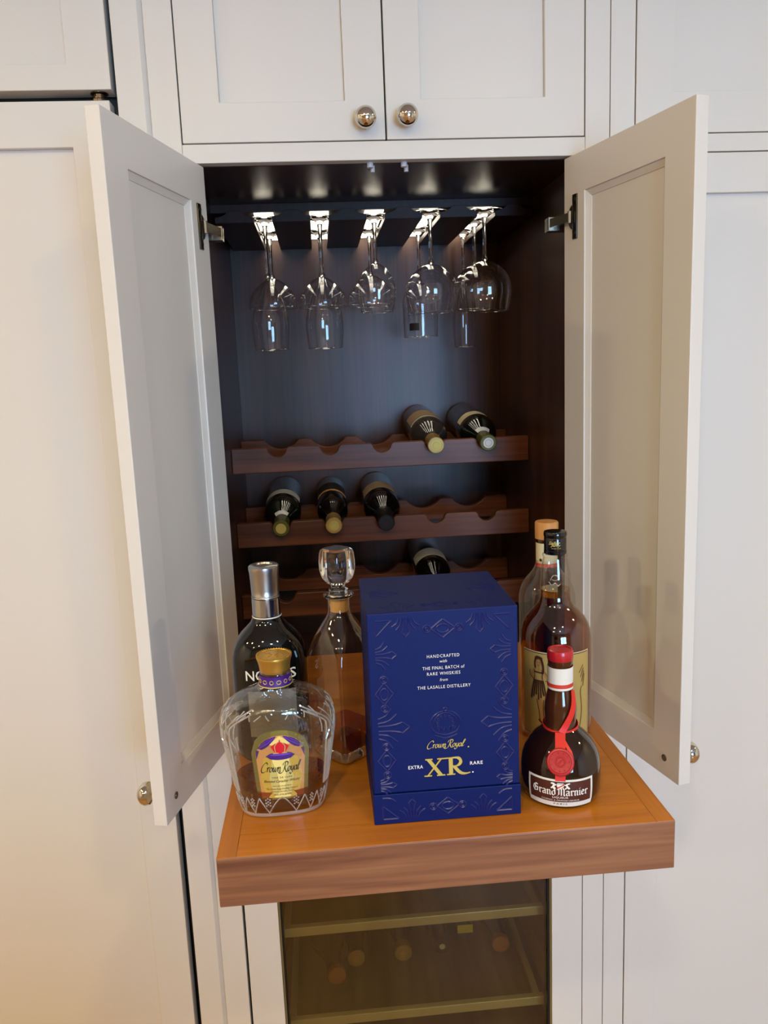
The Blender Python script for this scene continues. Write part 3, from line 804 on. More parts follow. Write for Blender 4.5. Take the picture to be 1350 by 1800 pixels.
def rack_bottle(slot, tier, label, body, cap, **kw):
    z = RZ[tier]; t = 0.108
    y0 = kw.pop('ytip', 0.312)
    zt = z - 0.0045 - (0.345 - y0) * t
    xo = kw.pop('dx', 0.0)
    x = NX[slot]
    L_ = kw.pop('L_', 0.285)
    return lying('wine_bottle', label, 'wine bottle', 'wine bottles lying in the racks', (x + xo, y0, zt), (xo * 2, -math.cos(t), -math.sin(t)), kw.pop('r', 0.0385), L_, body, cap, **kw)
A = 1.15
rack_bottle(3, 0, 'smoky wine bottle with gold cap and tan label, left one on topmost rack', 'smoke_bottle', 'gold_capsule', labels=((0.085, 0.150, -A, A, 'tan_paper'), (0.1535, 0.170, -A, A, 'grey_paper')), tipmat='gold_foil', capz=0.82)
t, m_, l_ = rack_bottle(4, 0, 'dark wine bottle with olive capsule and white seal, right one on topmost rack', 'green_bottle', 'olive_capsule', labels=((0.130, 0.166, -A, A, 'cream_paper'), (0.222, 0.2345, -0.8, 0.8, 'white_paper')), tipmat='white_paper', capz=0.835)
rack_bottle(0, 1, 'dark wine bottle with olive capsule and pale label, leftmost on middle rack', 'green_bottle', 'olive_capsule', labels=((0.122, 0.156, -A, A, 'grey_paper'), (0.224, 0.2345, -0.8, 0.8, 'white_paper')), tipmat='gold_foil', capz=0.83)
rack_bottle(1, 1, 'slim black wine bottle with gold cap and orange strip label, on middle rack', 'black_bottle', 'gold_capsule', r=0.0325, labels=((0.118, 0.132, -A, A, 'orange_paper'), (0.06, 0.115, -A, A, 'black_print')), tipmat='gold_foil', capz=0.85)
rack_bottle(2, 1, 'black wine bottle with black cap and tan label, third from left on middle rack', 'black_bottle', 'black_capsule', labels=((0.095, 0.150, -A, A, 'tan_paper'),), tipmat='black_print', capz=0.80)
rack_bottle(3, 2, 'dark wine bottle with grey shoulder label, just above the blue box', 'black_bottle', 'black_capsule', labels=((0.120, 0.168, -A, A, 'grey_paper'),), tipmat='black_print', capz=0.82)

# ================================================================== STEMWARE RACK AND GLASSES
sr = thing('stemware_rack', 'dark wooden hanging stemware rack with lit slots under the cabinet ceiling', 'glass rack', (0, 0.45, 0.7425))
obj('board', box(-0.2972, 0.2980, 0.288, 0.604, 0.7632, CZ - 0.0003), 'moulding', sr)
SP = 0.1018
MZ = 0.7425
for k in range(6):
    c = (k - 2.5) * SP + 0.0008
    w = 0.0345; st = 0.0105
    prof = [(c - w, MZ), (c + w, MZ), (c + w, MZ + 0.0095), (c + w - 0.005, MZ + 0.0105), (c + 0.022, MZ + 0.0122), (c + 0.0155, MZ + 0.0155), (c + st, MZ + 0.0205),
            (c - st, MZ + 0.0205), (c - 0.0155, MZ + 0.0155), (c - 0.022, MZ + 0.0122), (c - w + 0.005, MZ + 0.0105), (c - w, MZ + 0.0095)]
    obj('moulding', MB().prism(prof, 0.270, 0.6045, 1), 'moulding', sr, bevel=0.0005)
SX = [(k - 2) * SP + 0.0008 for k in range(5)]
for x in SX:
    obj('led_strip', box(x - 0.0175, x + 0.0175, 0.296, 0.60, 0.7622, 0.7631), 'led', sr, label='warm white light strip')

FZ = 0.7545
def stem_glass(label, x, y, btop, rim, rmax, rrim, kind, rfoot=0.034, print_=False):
    t = thing('wine_glass' if kind != 'coupe' else 'coupe_glass', label, 'wine glass', (x, y, rim), group='stemmed glasses hanging in the rack')
    z = lambda v: v - rim
    foot = [(0, z(FZ + 0.0028)), (rfoot * 0.9, z(FZ + 0.0030)), (rfoot, z(FZ + 0.0018)), (rfoot * 0.97, z(FZ + 0.0006)), (rfoot * 0.6, z(FZ - 0.0008)), (0.010, z(FZ - 0.004)), (0.0055, z(FZ - 0.010)), (0.0, z(FZ - 0.010))]
    obj('foot', MB().lathe(foot, 40), 'solid_glass', t, True)
    obj('stem', MB().lathe([(0, z(FZ - 0.0102)), (0.0052, z(FZ - 0.0102)), (0.0036, z(FZ - 0.025)), (0.0032, z((FZ + btop) / 2)), (0.0038, z(btop + 0.006)), (0.006, z(btop + 0.0006)), (0, z(btop + 0.0006))], 20), 'solid_glass', t, True)
    h = btop - rim; pr = []
    n = 18
    for i in range(n + 1):
        s = i / n
        if kind == 'tulip':      # tall, widening towards the rim
            rr = rmax * (math.sin(min(1, s / 0.70) * PI / 2) ** 0.85) if s < 0.70 else rmax + (rrim - rmax) * ((s - 0.70) / 0.30) ** 1.6
        elif kind == 'coupe':
            rr = rmax * math.sin(min(1, s / 0.9) * PI / 2) ** 0.62 if s < 0.9 else rmax + (rrim - rmax) * (s - 0.9) / 0.1
        elif kind == 'straight':
            rr = rmax * math.sin(min(1, s / 0.38) * PI / 2) ** 0.7 if s < 0.38 else rmax + (rrim - rmax) * (s - 0.38) / 0.62
        else:                    # round wine bowl
            rr = rmax * math.sin(min(1, s / 0.55) * PI / 2) ** 0.6 if s < 0.55 else rmax + (rrim - rmax) * ((s - 0.55) / 0.45) ** 1.7
        pr.append((max(rr, 0.0) if i else 0.0, z(btop - s * h)))
    mb = MB().lathe(pr, 48)
    obj('bowl', mb, 'glass', t, True)
    obj('rim', MB().tube([(rrim * math.cos(2 * PI * k / 40), rrim * math.sin(2 * PI * k / 40), 0.0) for k in range(40)], 0.0006, 6, True), 'solid_glass', t, True)
    if print_:
        f = cylmap(rmax, 0.0, -0.001, -PI / 2)
        mb = patch(f, -0.031, -0.008, 0.012, 0.027, 8, 2)
        obj('black_print', mb, 'black_print', t, True, label='black printed patch on the glass')
        pp = []
        for uu in ((-0.034, -0.031), (-0.005, -0.009)):
            nib(pp, [(uu[0], 0.062), (uu[1], 0.030)], 0.0008, 0, 0.0008, False)
        nib(pp, [(-0.034, 0.062), (-0.005, 0.062)], 0.001, 1.5, 0.001, False); nib(pp, [(-0.0325, 0.043), (-0.007, 0.043)], 0.001, 1.5, 0.001, False)
        pp2 = flat(pp, f)
        obj('black_outline', pp2, 'black_print', t, True)
    return t
stem_glass('tall tulip-shaped glass, leftmost in the front of the hanging rack', SX[0], 0.318, 0.653, 0.5185, 0.036, 0.0325, 'tulip')
stem_glass('wide shallow coupe glass hanging behind the leftmost tulip glass', SX[0], 0.470, 0.668, 0.607, 0.0505, 0.0495, 'coupe')
stem_glass('tall tulip-shaped glass, second from the left in the hanging rack', SX[1], 0.318, 0.652, 0.518, 0.036, 0.0325, 'tulip')
stem_glass('wide shallow coupe glass hanging behind the second tulip glass', SX[1], 0.470, 0.668, 0.606, 0.0505, 0.0495, 'coupe')
stem_glass('small round wine glass hanging in the middle slot, front', SX[2], 0.318, 0.673, 0.582, 0.0365, 0.031, 'round')
stem_glass('wide shallow coupe glass hanging behind the small middle wine glass', SX[2], 0.470, 0.668, 0.606, 0.0505, 0.0495, 'coupe')
stem_glass('large round wine glass in the fourth slot, front, before a black-printed glass', SX[3], 0.292, 0.665, 0.576, 0.0495, 0.041, 'round')
stem_glass('straight-sided goblet with black print, hanging behind the fourth front glass', SX[3], 0.470, 0.650, 0.538, 0.0375, 0.0355, 'straight', print_=True)
stem_glass('large round wine glass, rightmost in the front of the hanging rack', SX[4], 0.290, 0.668, 0.575, 0.0495, 0.0425, 'round')
stem_glass('round wine glass hanging right behind the rightmost front glass', SX[4], 0.390, 0.672, 0.585, 0.045, 0.038, 'round')
stem_glass('narrow champagne flute hanging at the back of the rightmost slot', SX[4], 0.515, 0.663, 0.515, 0.0255, 0.0225, 'tulip', rfoot=0.03)

# ================================================================== BLUE GIFT BOX
BX0, BX1, BY0, BY1, BH, BL = -0.0838, 0.0712, -0.4790, -0.3345, 0.2313, 0.0342
gb = thing('gift_box', 'tall royal blue embossed whisky gift box with gold lettering on the shelf', 'box', ((BX0 + BX1) / 2, (BY0 + BY1) / 2, 0))
base_tray = obj('base_tray', box(BX0 - 0.001, BX1 + 0.001, BY0 - 0.001, BY1 + 0.001, 0.0003, BL), 'box', gb, bevel=0.0008)
lid = obj('lid', box(BX0, BX1, BY0, BY1, BL + 0.0006, BH), 'box', gb, bevel=0.0012)
def relief(pp, polylines, w, h):
    """raised ridges along 2D polylines on the box front (u, v), w wide and h proud"""
    for pl in polylines:
        for p, q in zip(pl[:-1], pl[1:]):
            dx, dz = q[0] - p[0], q[1] - p[1]; l = math.hypot(dx, dz)
            if l < 1e-6:
                continue
            nx, nz = -dz / l * w / 2, dx / l * w / 2
            pp.append((p, q, nx, nz, h))
def ridge_mesh(segs, fn):
    mb = MB()
    for p, q, nx, nz, h in segs:
        a = [fn(p[0] + nx, p[1] + nz, 0), fn(p[0], p[1], h), fn(p[0] - nx, p[1] - nz, 0), fn(q[0] + nx, q[1] + nz, 0), fn(q[0], q[1], h), fn(q[0] - nx, q[1] - nz, 0)]
        mb.add(a, [(0, 1, 4, 3), (1, 2, 5, 4)], False)
    return mb
cxb = (BX0 + BX1) / 2
hw = (BX1 - BX0) / 2
segs = []
def medallion(c, ax, s=1.0, r=0.0075):
    """circle - diamond with ellipse - circle along axis ax"""
    def T(p):
        return (c[0] + p[0], c[1] + p[1]) if ax == 'h' else (c[0] + p[1], c[1] + p[0])
    out = []
    out.append([T(p) for p in [(-0.0125 * s, 0), (0, 0.0098 * s), (0.0125 * s, 0), (0, -0.0098 * s), (-0.0125 * s, 0)]])
    out.append([T(p) for p in ell(0, 0, 0.0066 * s, 0.0045 * s, 16)])
    for k in (-1, 1):
        out.append([T(p) for p in ell(k * 0.0165 * s, 0, 0.0039 * s, 0.0039 * s, 14)])
        out.append([T(p) for p in ell(k * 0.0165 * s, 0, 0.0019 * s, 0.0019 * s, 10)])
    return out
def fan(c, dx_, dz_, s=1.0):
    """palmette of curved fronds opening from the edge; (dx_, dz_) points inwards"""
    px_, pz_ = -dz_, dx_
    def T(a, b):
        return (c[0] + dx_ * a * s + px_ * b * s, c[1] + dz_ * a * s + pz_ * b * s)
    out = []
    for k in (-1, 1):
        out.append([T(*p) for p in catmull([(0.0, 0.002 * k), (0.009, 0.0022 * k), (0.016, 0.0035 * k), (0.0185, 0.0045 * k)])])
        out.append([T(*p) for p in [(0.0185, 0.0045 * k), (0.024, 0.0)]])
        out.append([T(*p) for p in catmull([(0.0, 0.0045 * k), (0.008, 0.0062 * k), (0.0145, 0.0115 * k)])])
        out.append([T(*p) for p in catmull([(0.0, 0.008 * k), (0.006, 0.0105 * k), (0.0105, 0.0165 * k)])])
    return out
W_, H_ = 0.0022, 0.0009
top = BH - 0.0065
relief(segs, medallion((cxb, BH - 0.0195), 'h'), W_, H_)
for sx_ in (-1, 1):
    relief(segs, fan((cxb + sx_ * 0.038, BH - 0.006), 0, -1, 0.85), W_, H_)
    X = cxb + sx_ * (hw - 0.0085)
    relief(segs, [[(X, BH - 0.024), (X, BH - 0.008), (X - sx_ * 0.0165, BH - 0.008)], [(X - sx_ * 0.0165, BH - 0.008), (X - sx_ * 0.002, BH - 0.023), (X, BH - 0.024)]], W_, H_)
    relief(segs, fan((X + sx_ * 0.001, BH - 0.045), -sx_, 0, 0.9), W_, H_)
    relief(segs, medallion((X - sx_ * 0.0065, BH - 0.0865), 'v', 0.95), W_, H_)
    relief(segs, fan((X + sx_ * 0.001, BH - 0.124), -sx_, 0, 1.35), W_, H_)
    relief(segs, medallion((X - sx_ * 0.0065, BH - 0.160), 'v', 0.95), W_, H_)
    relief(segs, fan((X + sx_ * 0.001, BH - 0.1875), -sx_, 0, 0.7), W_, H_)
def bf(off):
    return lambda u, v, h=0.0: (u, BY0 - off - h, v)
# crown emblem, raised
cc = (cxb, 0.1085)
cr = []
cr.append(ell(cc[0], cc[1] + 0.0005, 0.0115, 0.0115, 24, math.radians(215), math.radians(-35)))
cr.append(ell(cc[0], cc[1] + 0.0005, 0.0155, 0.0135, 24, math.radians(222), math.radians(100)))
cr.append(ell(cc[0], cc[1] + 0.0005, 0.0155, 0.0135, 24, math.radians(-42), math.radians(80)))
cr.append(catmull([(cc[0] - 0.012, cc[1] - 0.009), (cc[0], cc[1] - 0.0125), (cc[0] + 0.012, cc[1] - 0.009)]))
cr.append(catmull([(cc[0] - 0.012, cc[1] - 0.0125), (cc[0], cc[1] - 0.016), (cc[0] + 0.012, cc[1] - 0.0125)]))
cr.append(ell(cc[0], cc[1] + 0.0158, 0.0018, 0.0018, 10))
for k in range(9):
    a = math.radians(205 - k * 28.75); cr.append(ell(cc[0] + 0.0085 * math.cos(a), cc[1] + 0.0085 * math.sin(a), 0.0011, 0.0011, 8))
for k in (-1, 0, 1):
    cr.append([(cc[0] + k * 0.005 - 0.002, cc[1] - 0.008), (cc[0] + k * 0.005, cc[1] - 0.003), (cc[0] + k * 0.005 + 0.002, cc[1] - 0.008)])
relief(segs, cr, 0.0019, 0.0009)
obj('embossing', ridge_mesh(segs, bf(-0.0001)), 'box_emboss', lid, label='raised art-deco ornament border and crown')
segs = []
relief(segs, medallion((cxb, 0.0165), 'h', 0.95), W_, H_)
for sx_ in (-1, 1):
    X = cxb + sx_ * (hw - 0.0085)
    relief(segs, [[(X, 0.021), (X, 0.006), (X - sx_ * 0.0165, 0.006)], [(X - sx_ * 0.0165, 0.006), (X, 0.021)]], W_, H_)
    relief(segs, fan((cxb + sx_ * 0.038, 0.0065), 0, 1, 0.85), W_, H_)
    relief(segs, [catmull([(X, 0.030), (X - sx_ * 0.008, 0.0295), (X - sx_ * 0.014, 0.0255)])], W_, H_)
obj('embossing', ridge_mesh(segs, bf(0.0009)), 'box_emboss', base_tray, label='raised ornament on the base')
# top face ornaments, faint
segs = []
for sx_ in (-1, 1):
    relief(segs, fan((cxb + sx_ * 0.045, 0.01), 0, 1, 1.1), 0.0014, 0.0005)
    relief(segs, fan((cxb + sx_ * (hw - 0.008), 0.07), -sx_, 0, 1.3), 0.0014, 0.0005)
relief(segs, medallion((cxb, 0.02), 'h'), 0.0014, 0.0005)
obj('embossing', ridge_mesh(segs, lambda u, v, h=0: (u, BY0 + v, BH - 0.0001 + h)), 'box', lid)
# printed text
TXT = [('HANDCRAFTED', 0.181, 0.0335, 0.0, 1.25), ('with', 0.1755, 0.0075, 0.25, 1.05), ('THE FINAL BATCH of', 0.1684, 0.0435, 0.0, 1.12), ('RARE WHISKIES', 0.1622, 0.0345, 0.0, 1.2), ('from', 0.1555, 0.0082, 0.25, 1.1), ('THE LASALLE DISTILLERY', 0.1478, 0.0555, 0.0, 1.12)]
tp = []
for s, z, w, sh, sp in TXT:
    hgt = 0.0034 if s.isupper() or s.startswith('THE') else 0.0032
    tp += caps_text(s, cxb - 0.0005, z, w, hgt, shear=sh, space=sp, bold=0.0)
obj('white_lettering', flat(tp, bf(0.0004)), 'white', lid, label='small white lettering on the lid')
sc = fit(letters(SCRIPT, 'Crown Royal', 0.2, 0.75, 0.07, 0.28), cxb + 0.0002, 0.0795, 0.041, 0.0115)
sc += [[(p[0] + 0.0012 * math.cos(0) + cxb + 0.0222, p[1] + 0.0812) for p in ell(0, 0, 0.0008, 0.0008, 8)[:-1]]]
obj('gold_script', flat(sc, bf(0.0005)), 'gold_foil', lid, label='gold script lettering Crown Royal')
xr = []
nib(xr, [(0.18, 1.0), (0.92, 0.0)], 0.24, 0, 0.02, False); nib(xr, [(0.95, 1.0), (0.12, 0.0)], 0.08, 0, 0.02, False)
for a, b, z in ((0.0, 0.42, 1.0), (0.72, 1.55, 1.0), (-0.08, 0.36, 0.0), (0.68, 1.16, 0.0), (1.28, 1.76, 0.0)):
    nib(xr, [(a, z), (b, z)], 0.06, PI / 2, 0.02, False)
nib(xr, [(1.52, 1.0), (1.52, 0.0)], 0.24, 0, 0.02, False)
nib(xr, [(1.55, 1.0), (1.95, 0.99), (2.12, 0.76), (1.95, 0.52), (1.58, 0.48)], 0.17, 0.15, 0.06)
nib(xr, [(1.72, 0.48), (2.05, 0.1), (2.35, -0.01), (2.6, 0.02)], 0.19, 0.3, 0.04)
xr = fit(xr, cxb + 0.0005, 0.0505, 0.049, 0.0205)
shd = flat([[(p[0] + 0.0009, p[1] - 0.0009) for p in q] for q in xr], bf(0.0003))
obj('black_shadow_print', shd, 'black_print', lid, label='dark outline print behind the monogram')
xo = MB()
for i, q in enumerate(xr):
    xo.prism(q, BY0 - 0.0012 - 2e-6 * i, BY0 - 0.0002, 1)
obj('gold_monogram', xo, 'gold_foil', lid, label='raised gold letters XR')
sm = caps_text('EXTRA', cxb - 0.0328, 0.0605, 0.0155, 0.0038, space=1.15, bold=0.015) + caps_text('RARE', cxb + 0.0315, 0.0605, 0.0135, 0.0038, space=1.15, bold=0.015)
sm += [[(p[0] + cxb + 0.0275, p[1] + 0.0522) for p in ell(0, 0, 0.0009, 0.0009, 8)[:-1]]]
obj('silver_lettering', flat(sm, bf(0.0005)), 'white', lid, label='small silver lettering EXTRA RARE')

# ================================================================== ORANGE LIQUEUR BOTTLE (front right)
def aim(x, y):
    return math.atan2(-0.119 - x, -(-1.2568 - y)) * 1.0
gx, gy = 0.1273, -0.4397
gm = thing('liqueur_bottle', 'squat round dark brown liqueur bottle with red ribbon, wax seal and maroon label', 'bottle', (gx, gy, 0), aim(gx, gy))
GP = [(0, 0.003), (0.030, 0.0015), (0.0375, 0.0004), (0.0412, 0.004), (0.0432, 0.012), (0.0438, 0.024), (0.0436, 0.036), (0.0418, 0.047), (0.0385, 0.056), (0.0335, 0.064), (0.0275, 0.0705), (0.0215, 0.0755), (0.0180, 0.0795), (0.0168, 0.0840), (0.0172, 0.0915), (0.0176, 0.0985), (0.0168, 0.107), (0.0150, 0.115), (0.0135, 0.121), (0.0129, 0.126)]
obj('glass_body', MB().lathe(GP[:13], 56), 'brown_bottle', gm, True)
obj('glass_neck', MB().lathe(GP[12:] + [(0.0128, 0.150), (0.0134, 0.1512), (0.0134, 0.156), (0, 0.156)], 48), 'brown_neck', gm, True)
def gr(z):
    for (r0, z0), (r1, z1) in zip(GP[1:], GP[2:]):
        if z0 <= z <= z1:
            return r0 + (r1 - r0) * (z - z0) / (z1 - z0)
    return 0.0129
obj('neck_band', MB().lathe([(0.0137, 0.1235), (0.0139, 0.1235), (0.0139, 0.1485), (0.0137, 0.1485)], 40), 'white_paper', gm, True, label='white paper neck band')
obj('band_stripe', MB().lathe([(0.0141, 0.1262), (0.0142, 0.1262), (0.0142, 0.1305), (0.0141, 0.1305)], 40), 'red_paper', gm, True)
obj('cap', MB().lathe([(0.0136, 0.1555), (0.0141, 0.1565), (0.0141, 0.1645), (0.0133, 0.1668), (0.0115, 0.1672), (0.0110, 0.1660), (0, 0.1660)], 40), 'red_plastic', gm, True, label='red cap with stamped top')
def gmap(off):
    def fn(u, v):
        a = -PI / 2 + u / 0.0436; r = gr(max(v, 0.004)) + off
        return (r * math.cos(a), r * math.sin(a), v)
    return fn
LU = 0.0375
obj('label', patch(gmap(0.0005), -LU, LU, 0.0045, 0.0365, 28, 5), 'white_paper', gm, True, label='white-bordered front label')
lab = LAST['o']
obj('label_field', patch(gmap(0.0008), -LU + 0.003, LU - 0.003, 0.0105, 0.0342, 28, 4), 'maroon', lab, True, label='maroon label field')
gtx = fit(letters(BLACK, 'Grand Marnier', 0.21, 0.75, 0.06, 0.0, False), 0.0, 0.0182, 0.060, 0.0100)
obj('white_lettering', flat(gtx, gmap(0.0013)), 'white', lab, True, label='white blackletter name Grand Marnier')
g2 = caps_text('LIQUEUR', 0, 0.0148, 0.0165, 0.0026, bold=0.01, space=1.1) + caps_text('COGNAC & ORANGE LIQUEUR', 0, 0.0120, 0.040, 0.0018, space=1.05)
crest = [[(-0.0035, 0.0318), (0.0035, 0.0318), (0.0035, 0.0290), (0.0, 0.0265), (-0.0035, 0.0290)]]
for k in (-1, 1):
    nib(crest, [(k * 0.0090, 0.0325), (k * 0.0065, 0.0318), (k * 0.0072, 0.0290), (k * 0.0090, 0.0272)], 0.0018, 0.4, 0.0012); nib(crest, [(k * 0.0068, 0.0302), (k * 0.0042, 0.0312)], 0.001, 1.2, 0.001, False); nib(crest, [(k * 0.0070, 0.0290), (k * 0.0052, 0.0268)], 0.0012, 0.6, 0.001, False)
nib(crest, [(-0.003, 0.0327), (0.003, 0.0327)], 0.0007, 1.5, 0.0007, False)
obj('white_small_lettering', flat(g2 + crest, gmap(0.0013)), 'white', lab, True, label='white crest and small lettering')
rd = []
nib(rd, [(-0.003, 0.0272), (0.0032, 0.0312)], 0.0012, 2.2, 0.0008, False)
obj('crest_stripe', flat(rd, gmap(0.0016)), 'red_paper', lab, True)
obj('black_lettering', flat(caps_text('PARIS', 0, 0.0072, 0.0145, 0.0020, space=1.5, bold=0.01), gmap(0.0010)), 'black_print', lab, True, label='black lettering PARIS')
# ribbon: collar round the neck foot, loop up to the band, tails down to seal and label
def ribbon(pts, w, m, parent, name='ribbon', normal=None):
    mb = MB(); vs_ = []
    P = [Vector(p) for p in pts]
    for i, p in enumerate(P):
        d_ = (P[min(i + 1, len(P) - 1)] - P[max(i - 1, 0)]).normalized()
        nrm = Vector((p.x, p.y, 0.0)).normalized()
        s_ = d_.cross(nrm).normalized() * w / 2
        vs_ += [p + s_, p - s_, p + s_ + nrm * 0.0005, p - s_ + nrm * 0.0005]
    fs = []
    for i in range(len(P) - 1):
        a, b = 4 * i, 4 * i + 4
        fs += [(a, a + 1, b + 1, b), (a + 2, b + 2, b + 3, a + 3), (a, b, b + 2, a + 2), (a + 1, a + 3, b + 3, b + 1)]
    mb.add(vs_, fs, True)
    return obj(name, mb, m, parent, True, label='red ribbon')
zc_ = 0.0795
ribbon([((gr(zc_) + 0.0009) * math.cos(-PI / 2 + a), (gr(zc_) + 0.0009) * math.sin(-PI / 2 + a), zc_ - 0.0022 * math.cos(a)) for a in [2 * PI * k / 40 for k in range(41)]], 0.0052, 'red_ribbon', gm)
lp = []
for k in range(13):
    s_ = k / 12; z = 0.0785 + s_ * 0.044; a = -PI / 2 + 0.05 + 1.05 * s_ ** 0.8
    r = gr(z) + 0.0014 + 0.0012 * math.sin(PI * s_)
    lp.append((r * math.cos(a), r * math.sin(a), z))
ribbon(lp, 0.0072, 'red_ribbon', gm)
tl = []
for k in range(11):
    z = 0.0785 - k * 0.0043; r = gr(z) + 0.0010
    a = -PI / 2
    tl.append((r * math.cos(a), r * math.sin(a), z))
ribbon(tl, 0.0108, 'red_ribbon', gm)
ribbon([((gr(z) + 0.0018) * math.cos(-PI / 2 + a), (gr(z) + 0.0018) * math.sin(-PI / 2 + a), z) for z, a in ((0.0785, 0.05), (0.0735, 0.12), (0.069, 0.22), (0.064, 0.30), (0.0585, 0.32))], 0.0035, 'red_ribbon', gm)
# wax seal lying on the shoulder
zs = 0.0545; rs = gr(zs)
tang = Vector((0, gr(zs + 0.006) * -1 - gr(zs - 0.006) * -1, 0.012)).normalized()
nrm = Vector((0, -tang.z, tang.y)).normalized()
if nrm.y > 0:
    nrm = -nrm
sq = Vector((0, 0, 1)).rotation_difference(nrm).to_matrix()
sm_ = MB().lathe([(0, 0.0), (0.0142, 0.0), (0.0146, 0.0018), (0.0136, 0.0034), (0.0120, 0.0036), (0.0114, 0.0028), (0.0058, 0.0026), (0.0054, 0.0036), (0.0046, 0.0036), (0.0040, 0.0028), (0, 0.0028)], 36)
ct = Vector((0, -rs - 0.0002, zs))
sm_.v = [tuple(sq @ Vector(p) + ct + nrm * 0.0008) for p in sm_.v]
obj('wax_seal', sm_, 'red_wax', gm, True, label='red wax seal')
mk = MB()
for k in range(11):
    a = 2 * PI * k / 11
    c_ = Vector((0.0087 * math.cos(a), 0.0087 * math.sin(a), 0.0030)); e_ = Vector((0.0103 * math.cos(a + 0.12), 0.0103 * math.sin(a + 0.12), 0.0030))
    mk.cyl(sq @ c_ + ct + nrm * 0.0006, sq @ e_ + ct + nrm * 0.0006, 0.0006, 6)
mk.cyl(sq @ Vector((-0.002, -0.002, 0.003)) + ct + nrm * 0.0008, sq @ Vector((0.002, 0.002, 0.003)) + ct + nrm * 0.0008, 0.0007, 6)
obj('seal_stamp', mk, 'red_wax', LAST['o'], True)

# ================================================================== RUM BOTTLE
rx, ry = 0.1655, -0.293
rm = thing('rum_bottle', 'tall amber rum bottle with black cap and kraft dancer label, behind the liqueur', 'bottle', (rx, ry, 0), aim(rx, ry))
RP = [(0, 0.003), (0.030, 0.002), (0.040, 0.0004), (0.0435, 0.004), (0.0445, 0.012), (0.0445, 0.128), (0.0438, 0.137), (0.0412, 0.147), (0.0365, 0.156), (0.0300, 0.164), (0.0235, 0.171), (0.0198, 0.178), (0.0190, 0.186), (0.0191, 0.200), (0.0182, 0.214), (0.0163, 0.226), (0.0150, 0.232), (0.0150, 0.234), (0.0160, 0.2352), (0.0160, 0.2375), (0.0138, 0.2385)]
obj('glass_body', MB().lathe(RP, 56), 'bottle_clear', rm, True)
k_ = 0.0012
LP = [(0, 0.005), (0.038, 0.005)] + [(r - k_, z) for r, z in RP[4:12]]
obj('rum', MB().lathe(LP + [(0.0182, 0.184), (0, 0.184)], 56), 'rum', rm, True, label='reddish amber rum')
obj('rum_neck', MB().lathe([(0, 0.1842), (0.0180, 0.1842), (0.0180, 0.1925), (0, 0.1925)], 40), 'rum_top', rm, True, label='golden rum surface')
obj('cap', MB().lathe([(0.0136, 0.238), (0.0141, 0.2385), (0.0141, 0.2425), (0.0137, 0.243), (0.0139, 0.2440), (0.0139, 0.2580), (0.0135, 0.2590), (0.0143, 0.2605), (0.0145, 0.2640), (0.0137, 0.2662), (0.0100, 0.2668), (0, 0.2664)], 40), 'black_cap', rm, True, label='glossy black cap')
cp = LAST['o']
cs = letters(SCRIPT, 'oyar', 0.22, 0.7, 0.06, 0.4)
cs = fit(text_polys('Sailor', shear=0.4, bold=0.02), -0.001, 0.2515, 0.0145, 0.0042) + fit(text_polys('Jerry', shear=0.4, bold=0.02), 0.0005, 0.2482, 0.0130, 0.0040) + caps_text('SPICED RUM', 0.001, 0.2462, 0.0115, 0.0012)
obj('gold_lettering', flat(cs, cylmap(0.0139, 0, 0.0003)), 'gold_paint', cp, True, label='gold script on the cap')
def rmap(off):
    return cylmap(0.0445, 0, off)
RU = 0.0470
obj('label', patch(rmap(0.0004), -RU, RU, 0.010, 0.122, 32, 2), 'cream_paper', rm, True, label='cream-edged front label')
lab = LAST['o']
obj('label_line', patch(rmap(0.0006), -RU + 0.0012, RU - 0.0012, 0.0112, 0.1208, 32, 2), 'brown_print', lab, True)
obj('label_field', patch(rmap(0.0008), -RU + 0.0022, RU - 0.0022, 0.0122, 0.1198, 32, 2), 'kraft_paper', lab, True, label='kraft gold label field')
# dancer print: hair, body, skirt, legs
fx = -0.021
dk = []; sk = []
sk.append(ell(fx, 0.1075, 0.0034, 0.0052, 16)[:-1]); nib(sk, [(fx, 0.1015), (fx, 0.098)], 0.0030, 0, 0.002, False)
nib(sk, [(fx - 0.0005, 0.0975), (fx + 0.0005, 0.088)], 0.0105, 0, 0.004)
nib(sk, [(fx - 0.006, 0.0975), (fx - 0.0105, 0.0905), (fx - 0.004, 0.0865)], 0.0032, 0.5, 0.003)
nib(sk, [(fx + 0.006, 0.0975), (fx + 0.0105, 0.090), (fx + 0.0165, 0.0875)], 0.0032, 0.5, 0.003)
nib(sk, [(fx + 0.000, 0.066), (fx + 0.003, 0.05), (fx + 0.004, 0.032)], 0.0048, 0, 0.004)
nib(sk, [(fx + 0.005, 0.034), (fx + 0.008, 0.026)], 0.003, 0.5, 0.003)
nib(dk, [(fx - 0.0035, 0.1135), (fx, 0.1150), (fx + 0.0035, 0.1135)], 0.0034, 1.4, 0.003)
nib(dk, [(fx - 0.0036, 0.1130), (fx - 0.0050, 0.1070), (fx - 0.0042, 0.1015)], 0.0020, 0, 0.002)
nib(dk, [(fx + 0.0036, 0.1130), (fx + 0.0056, 0.1060), (fx + 0.0062, 0.0985), (fx + 0.0050, 0.0950)], 0.0026, 0, 0.002)
for e_ in (-0.0014, 0.0014):
    nib(dk, [(fx + e_ - 0.0005, 0.1085), (fx + e_ + 0.0005, 0.1085)], 0.0005, 1.5, 0.0005, False)
nib(dk, [(fx - 0.0008, 0.1045), (fx + 0.0008, 0.1045)], 0.0006, 1.5, 0.0005, False)
nib(dk, [(fx - 0.006, 0.0985), (fx - 0.0052, 0.0900), (fx - 0.0062, 0.0850)], 0.0006, 0.5, 0.0006)
